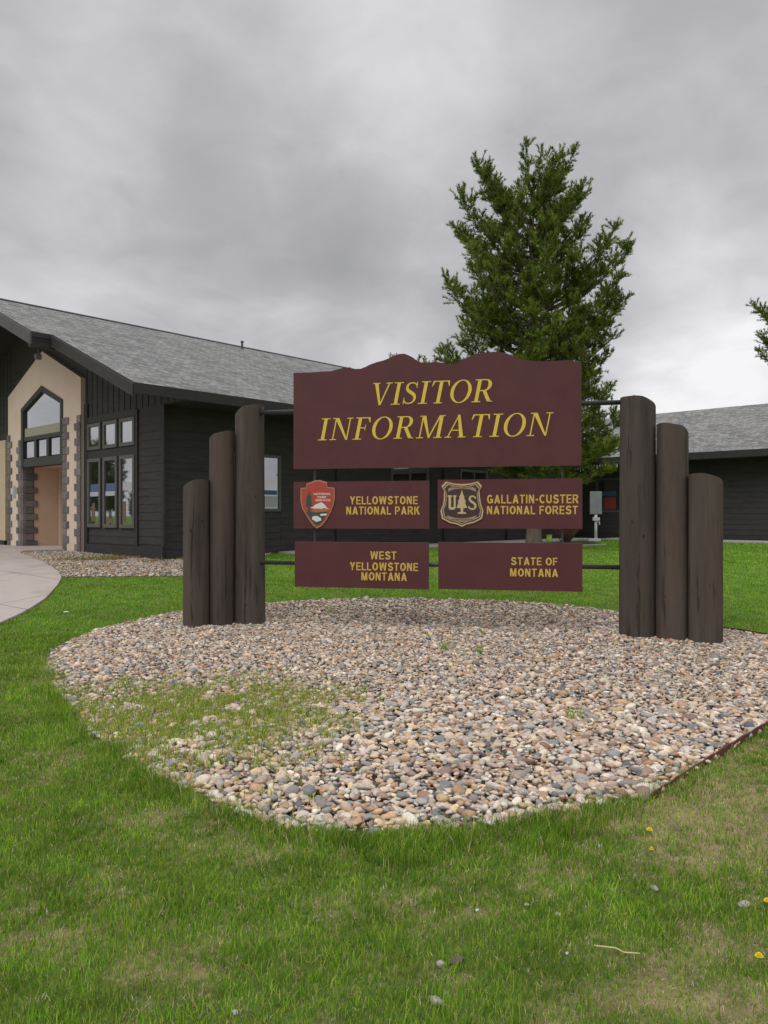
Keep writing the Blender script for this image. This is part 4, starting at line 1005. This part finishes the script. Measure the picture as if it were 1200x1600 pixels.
# ------------------------------------------------------------------ pines
def pine(name,loc,H,envL,envR,seed,cb=2.7,tr=.21,dens=1.0,lobes=()):
    rr=np.random.default_rng(seed); e=empty(name,loc)
    zs=np.linspace(0,H-.25,26); mb=MB()
    pts=[(.05*math.sin(z*.6),.04*math.cos(z*.5),z) for z in zs]; rad=[tr*(1-.93*(z/H)**.9)+.06*math.exp(-z*2.2) for z in zs]
    mb.tube([(0,0,-.15)]+pts,[tr*1.35]+rad,14)
    limbs=MB(); tw=[]                            # twigs: (p0,p1)
    nb=int(156*dens)
    def env(z,az):
        l=np.interp(z,[q[0] for q in envL],[q[1] for q in envL]); r_=np.interp(z,[q[0] for q in envR],[q[1] for q in envR])
        c_=math.cos(az); w=(c_+1)/2; return l*(1-w)+r_*w
    golden=2.39996; az=0
    nlow=int(26*dens); jobs=[]
    for b in range(nb+nlow):
        f=(b+.5)/nb; z_t=cb+.45+(H-.35-cb)*f**.92
        if b>=nb: z_t=cb+.2+(b-nb)/nlow*2.6
        az+=golden+rr.normal(0,.35)
        hi=np.clip((z_t-cb)/(H-cb),0,1)
        L=env(z_t,az)*rr.choice([1.0,.88,.72,.55],p=[.34,.28,.22,.16])*rr.uniform(.9,1.06)
        jobs.append((z_t,az,hi,L,(.08+.74*hi)*L*rr.uniform(.7,1.35)+.10))
    for x_,z_ in lobes: jobs.append((z_,(0 if x_>0 else math.pi)+rr.normal(0,.12),.8,abs(x_),1.25+.25*abs(x_)))
    for z_t,az,hi,L,rise in jobs:
        z0=max(cb-.5,z_t-rise); d=np.array([math.cos(az),math.sin(az),0])
        N=9; P=[]; wob=rr.normal(0,.05,3)
        for i in range(N+1):
            t=i/N; p=np.array([0,0,z0])+d*L*(t**.92)+np.array([0,0,1])*(rise*(t**(1.9-.6*hi))-.10*L*math.sin(math.pi*t)*(1-hi))
            p=p+np.array([wob[0]*t*L*math.sin(3*t),wob[1]*t*L,0]); P.append(p)
        r0=.012+.016*L
        limbs.tube([tuple(p) for p in P],[r0*(1-.85*i/N) for i in range(N+1)],5,cap=False)
        side=np.array([-d[1],d[0],0])
        nc=max(2,int(2.2+3.1*L))
        for k in range(nc):
            t=1-(k+rr.random()*.7)/nc*(.66 if L>.9 else .85); t=min(t,.97)
            i=min(N-1,int(t*N)); ft=t*N-i; p=P[i]*(1-ft)+P[i+1]*ft; fw=(P[i+1]-P[i]); fw/=np.linalg.norm(fw)
            off=side*((-1)**k)*rr.uniform(.05,.42)*L*(1.05-t)+np.array([0,0,rr.uniform(-.04,.12)]); c0=p+off
            if np.linalg.norm(off)>.12: tw.append((p,c0))
            R_=rr.uniform(.20,.40)*(1.0 if L>.8 else .8); ns=int(rr.uniform(8,13))
            ax=fw*.75+off*.8+np.array([0,0,.75+.5*hi]); ax/=np.linalg.norm(ax)
            for q_ in range(ns):
                v_=rr.normal(size=3); v_/=np.linalg.norm(v_); v_=ax*1.0+v_*.95; v_/=np.linalg.norm(v_)
                l_=R_*rr.uniform(.6,1.15); st_=c0+rr.normal(0,.045,3); tw.append((st_,st_+v_*l_))
        tw.append((P[-2],P[-1])); tw.append((P[-1],P[-1]+(P[-1]-P[-2])/np.linalg.norm(P[-1]-P[-2])*.15+np.array([0,0,.13])))
    for k in range(12): tw.append((np.array([0,0,H-.9+k*.07]),np.array([rr.normal(0,.05),rr.normal(0,.05),H-.80+k*.07])))
    # needles
    T0=np.array([t[0] for t in tw]);T1=np.array([t[1] for t in tw]); D=T1-T0; Ln=np.linalg.norm(D,axis=1); D/=Ln[:,None]
    cnt=np.maximum(10,(Ln*165*dens).astype(int)); ii=np.repeat(np.arange(len(tw)),cnt); n=len(ii)
    t=rr.random(n)**.75; base=T0[ii]+D[ii]*(Ln[ii]*t)[:,None]
    rv=rr.normal(size=(n,3)); rv-=D[ii]*np.sum(rv*D[ii],1)[:,None]; rv/=np.linalg.norm(rv,axis=1)[:,None]
    nd=rv*rr.uniform(.55,1.0,(n,1))+D[ii]*rr.uniform(.45,1.0,(n,1))+np.array([0,0,.18]); nd/=np.linalg.norm(nd,axis=1)[:,None]
    nl=rr.uniform(.06,.115,n); wv=np.cross(nd,rr.normal(size=(n,3))); wv/=np.linalg.norm(wv,axis=1)[:,None]; wv*=rr.uniform(.006,.0115,(n,1))
    V=np.stack([base-wv,base+wv,base+nd*nl[:,None]],1).reshape(-1,3)
    tone=np.clip(.5+.28*rr.normal(size=len(tw)),0,1)[ii][:,None]
    c=np.array([.070,.118,.018])*(1-tone)+np.array([.29,.36,.050])*tone
    c=c*rr.uniform(.75,1.25,(n,1))
    dead=(rr.random(len(tw))<.02)[ii]; c=np.where(dead[:,None],np.array([.14,.085,.045]),c)
    me=np_mesh('crown',V,[np.arange(n*3).reshape(-1,3)],[M['needle']],np.repeat(c,3,0))
    link('crown',me,e); mb.build('trunk',M['bark'],e,True); limbs.build('limbs',M['bark'],e,True)
    print('needles',n,'twigs',len(tw)); return e
eL=[(2.6,.7),(3.2,1.7),(4.4,2.1),(5.6,2.35),(6.3,2.75),(6.7,2.3),(7.3,2.2),(8.2,2.2),(8.6,2.7),(8.9,2.2),(9.5,2.15),(10.3,2.45),(11.2,2.1),(11.9,1.65),(12.2,.7),(12.7,.22)]
eR=[(2.6,1.9),(3.2,2.6),(4.6,2.75),(5.3,1.9),(6.0,2.2),(6.6,2.45),(7.3,2.5),(8.1,2.6),(8.7,2.1),(9.3,2.8),(9.7,1.7),(10.4,1.55),(11.3,1.75),(11.7,1.0),(12.2,.9),(12.7,.2)]
PD=22.0; xt=(834-600)/F*PD
T1=pine('pine_tree',(xt,PD,float(gz(xt,PD))-.02),11.1,[(z-.6,r_) for z,r_ in eL],[(z-.6,r_) for z,r_ in eR],5,cb=2.1,dens=1.0,lobes=[(-1.75,11.2),(-1.6,10.9),(.78,11.4),(1.4,10.5),(2.6,8.8),(2.75,8.65),(-2.6,7.75),(-2.3,9.3),(2.6,7.1),(-2.75,5.6)])
tag(T1,'tall full crowned pine standing behind the right half of the sign','tree','pine trees')
def tree_copy(loc,s,rz,lab):
    c=copy_tree(T1); c.location=loc; c.scale=(s,s,s); c.rotation_euler=(0,0,rz); tag(c,lab,'tree','pine trees'); return c
tree_copy((24.95,42,.6),1.50,2.2,'pine at the right edge of the picture, only its branch tips in view')
tree_copy(((648-600)/F*52,52,.15),1.075,.5,'far pine whose tip just shows above the mountain shaped board')
for i,(X_,Y_,s) in enumerate(((-62,36.7,.74),(-62,35.1,.66),(-68,34.2,.34))):
    tree_copy((X_,Y_,.6),s,i*1.9,['pine reflected in the left entrance window panes','pine reflected in the middle entrance window panes','low pine reflected in the right entrance window panes'][i])

# ------------------------------------------------------------------ camera
cam=bpy.data.cameras.new('camera'); co=bpy.data.objects.new('camera',cam); COL.objects.link(co); sc.camera=co
co.location=(0,0,CZ); co.rotation_euler=(R(90),0,0)
cam.sensor_fit='VERTICAL'; cam.sensor_height=36; cam.sensor_width=27; cam.lens=36*F/1600; cam.shift_y=(HY-800)/1600
cam.clip_end=3000; cam.clip_start=.05

# ------------------------------------------------------------------ overcast sky
w=bpy.data.worlds.new('World'); sc.world=w; w.use_nodes=True; nt=w.node_tree; nt.nodes.clear()
out_=nt.nodes.new('ShaderNodeOutputWorld'); bg=nt.nodes.new('ShaderNodeBackground'); nt.links.new(bg.outputs[0],out_.inputs[0])
sky=nt.nodes.new('ShaderNodeTexSky'); sky.sky_type='NISHITA'; sky.sun_disc=False; SE,SR=R(50),R(215)
sky.sun_elevation=SE; sky.sun_rotation=SR
tc=nt.nodes.new('ShaderNodeTexCoord').outputs['Generated']
sep=nt.nodes.new('ShaderNodeSeparateXYZ'); nt.links.new(tc,sep.inputs[0])
def mth(op,a,b=None,c=None,clamp=False):
    n=nt.nodes.new('ShaderNodeMath'); n.operation=op; n.use_clamp=clamp
    for i,v in enumerate((a,b,c)):
        if v is None: continue
        if hasattr(v,'is_output'): nt.links.new(v,n.inputs[i])
        else: n.inputs[i].default_value=v
    return n.outputs[0]
zc=mth('MAXIMUM',sep.outputs[2],.0); den=mth('ADD',zc,.34)
cv=nt.nodes.new('ShaderNodeCombineXYZ'); nt.links.new(mth('DIVIDE',sep.outputs[0],den),cv.inputs[0]); nt.links.new(mth('DIVIDE',sep.outputs[1],den),cv.inputs[1])
def wn(scale,det,rough,off,dist=0):
    mp=nt.nodes.new('ShaderNodeMapping'); mp.inputs['Location'].default_value=off; nt.links.new(cv.outputs[0],mp.inputs['Vector'])
    n=nt.nodes.new('ShaderNodeTexNoise'); n.inputs['Scale'].default_value=scale; n.inputs['Detail'].default_value=det; n.inputs['Roughness'].default_value=rough; n.inputs['Distortion'].default_value=dist
    nt.links.new(mp.outputs[0],n.inputs['Vector']); return n.outputs['Fac']
n1=wn(1.05,3,.4,(2.3,1.1,0),.2); n2=wn(2.6,5,.5,(7.1,3.3,0),.4); n3=wn(6.5,6,.55,(1.7,9.2,0),.6)
v=mth('ADD',mth('ADD',mth('MULTIPLY',n1,.36),mth('MULTIPLY',n2,.44)),mth('MULTIPLY',n3,.18))
def lobe(px,py,width,amp):
    d=Vector(((px-600)/F,1,(HY-py)/F)).normalized()
    dp=nt.nodes.new('ShaderNodeVectorMath'); dp.operation='DOT_PRODUCT'; nrm=nt.nodes.new('ShaderNodeVectorMath'); nrm.operation='NORMALIZE'
    nt.links.new(tc,nrm.inputs[0]); nt.links.new(nrm.outputs[0],dp.inputs[0]); dp.inputs[1].default_value=d
    c0=math.cos(R(width)); mr=nt.nodes.new('ShaderNodeMapRange'); mr.interpolation_type='SMOOTHSTEP'
    mr.inputs['From Min'].default_value=c0; mr.inputs['From Max'].default_value=1.0; mr.inputs['To Max'].default_value=amp
    nt.links.new(dp.outputs['Value'],mr.inputs['Value']); return mr.outputs[0]
SKY_LOBES=[(650,60,9,.06),(640,90,16,.05),(620,570,6,.10),(1170,600,8,.05),(60,60,12,.05),(150,330,8,.05),(0,450,8,.08),(1130,560,12,.10),(1090,620,8,.08),(330,500,13,-.045),(130,230,12,-.03),(1000,120,13,-.03),(420,360,12,-.05),(480,560,7,.08),(650,500,9,-.04),(1050,400,8,.03)]
hzm=nt.nodes.new('ShaderNodeMapRange'); hzm.interpolation_type='SMOOTHSTEP'; hzm.inputs['From Min'].default_value=.10; hzm.inputs['From Max'].default_value=.32; hzm.inputs['To Min'].default_value=.07; hzm.inputs['To Max'].default_value=0
nt.links.new(sep.outputs[2],hzm.inputs['Value']); v=mth('ADD',v,hzm.outputs[0])
for L_ in SKY_LOBES: v=mth('ADD',v,lobe(*L_))
cr=nt.nodes.new('ShaderNodeValToRGB'); nt.links.new(v,cr.inputs[0]); E_=cr.color_ramp.elements
st=[(.32,(.375,.372,.388)),(.46,(.475,.47,.488)),(.56,(.60,.595,.61)),(.66,(.74,.73,.75)),(.78,(.95,.94,.95))]
while len(E_)<len(st): E_.new(.5)
for i,(p,c) in enumerate(st): E_[i].position=p; E_[i].color=(*c,1)
# overcast cover is brightest overhead
zen=nt.nodes.new('ShaderNodeMapRange'); zen.interpolation_type='SMOOTHSTEP'; zen.inputs['From Min'].default_value=.56; zen.inputs['From Max'].default_value=.95; zen.inputs['To Min'].default_value=1; zen.inputs['To Max'].default_value=2.7
nt.links.new(sep.outputs[2],zen.inputs['Value'])
vm=nt.nodes.new('ShaderNodeVectorMath'); vm.operation='SCALE'; nt.links.new(cr.outputs[0],vm.inputs[0]); nt.links.new(zen.outputs[0],vm.inputs['Scale'])
sk=nt.nodes.new('ShaderNodeVectorMath'); sk.operation='SCALE'; nt.links.new(sky.outputs[0],sk.inputs[0]); sk.inputs['Scale'].default_value=1.0
# background strength .1: the cloud colours above are given at ten times their value
sc10=nt.nodes.new('ShaderNodeVectorMath'); sc10.operation='SCALE'; nt.links.new(vm.outputs[0],sc10.inputs[0]); sc10.inputs['Scale'].default_value=10.0
mx=nt.nodes.new('ShaderNodeMix'); mx.data_type='RGBA'; mx.clamp_result=False; mx.inputs[0].default_value=.955
nt.links.new(sk.outputs[0],mx.inputs[6]); nt.links.new(sc10.outputs[0],mx.inputs[7]); nt.links.new(mx.outputs[2],bg.inputs[0]); bg.inputs[1].default_value=.1
sun=bpy.data.lights.new('sun','SUN'); so=bpy.data.objects.new('sun',sun); COL.objects.link(so)
sun.energy=1.2; sun.angle=R(45); sun.color=(1,.97,.93)
# sun stands behind the camera to the left-rear, high; direction matches the sky node
so.rotation_euler=Vector((math.sin(SR)*math.cos(SE),math.cos(SR)*math.cos(SE),math.sin(SE))).to_track_quat('Z','Y').to_euler()
vs_=sc.view_settings; vs_.view_transform='Standard'; vs_.look='None'; vs_.exposure=0; vs_.gamma=1
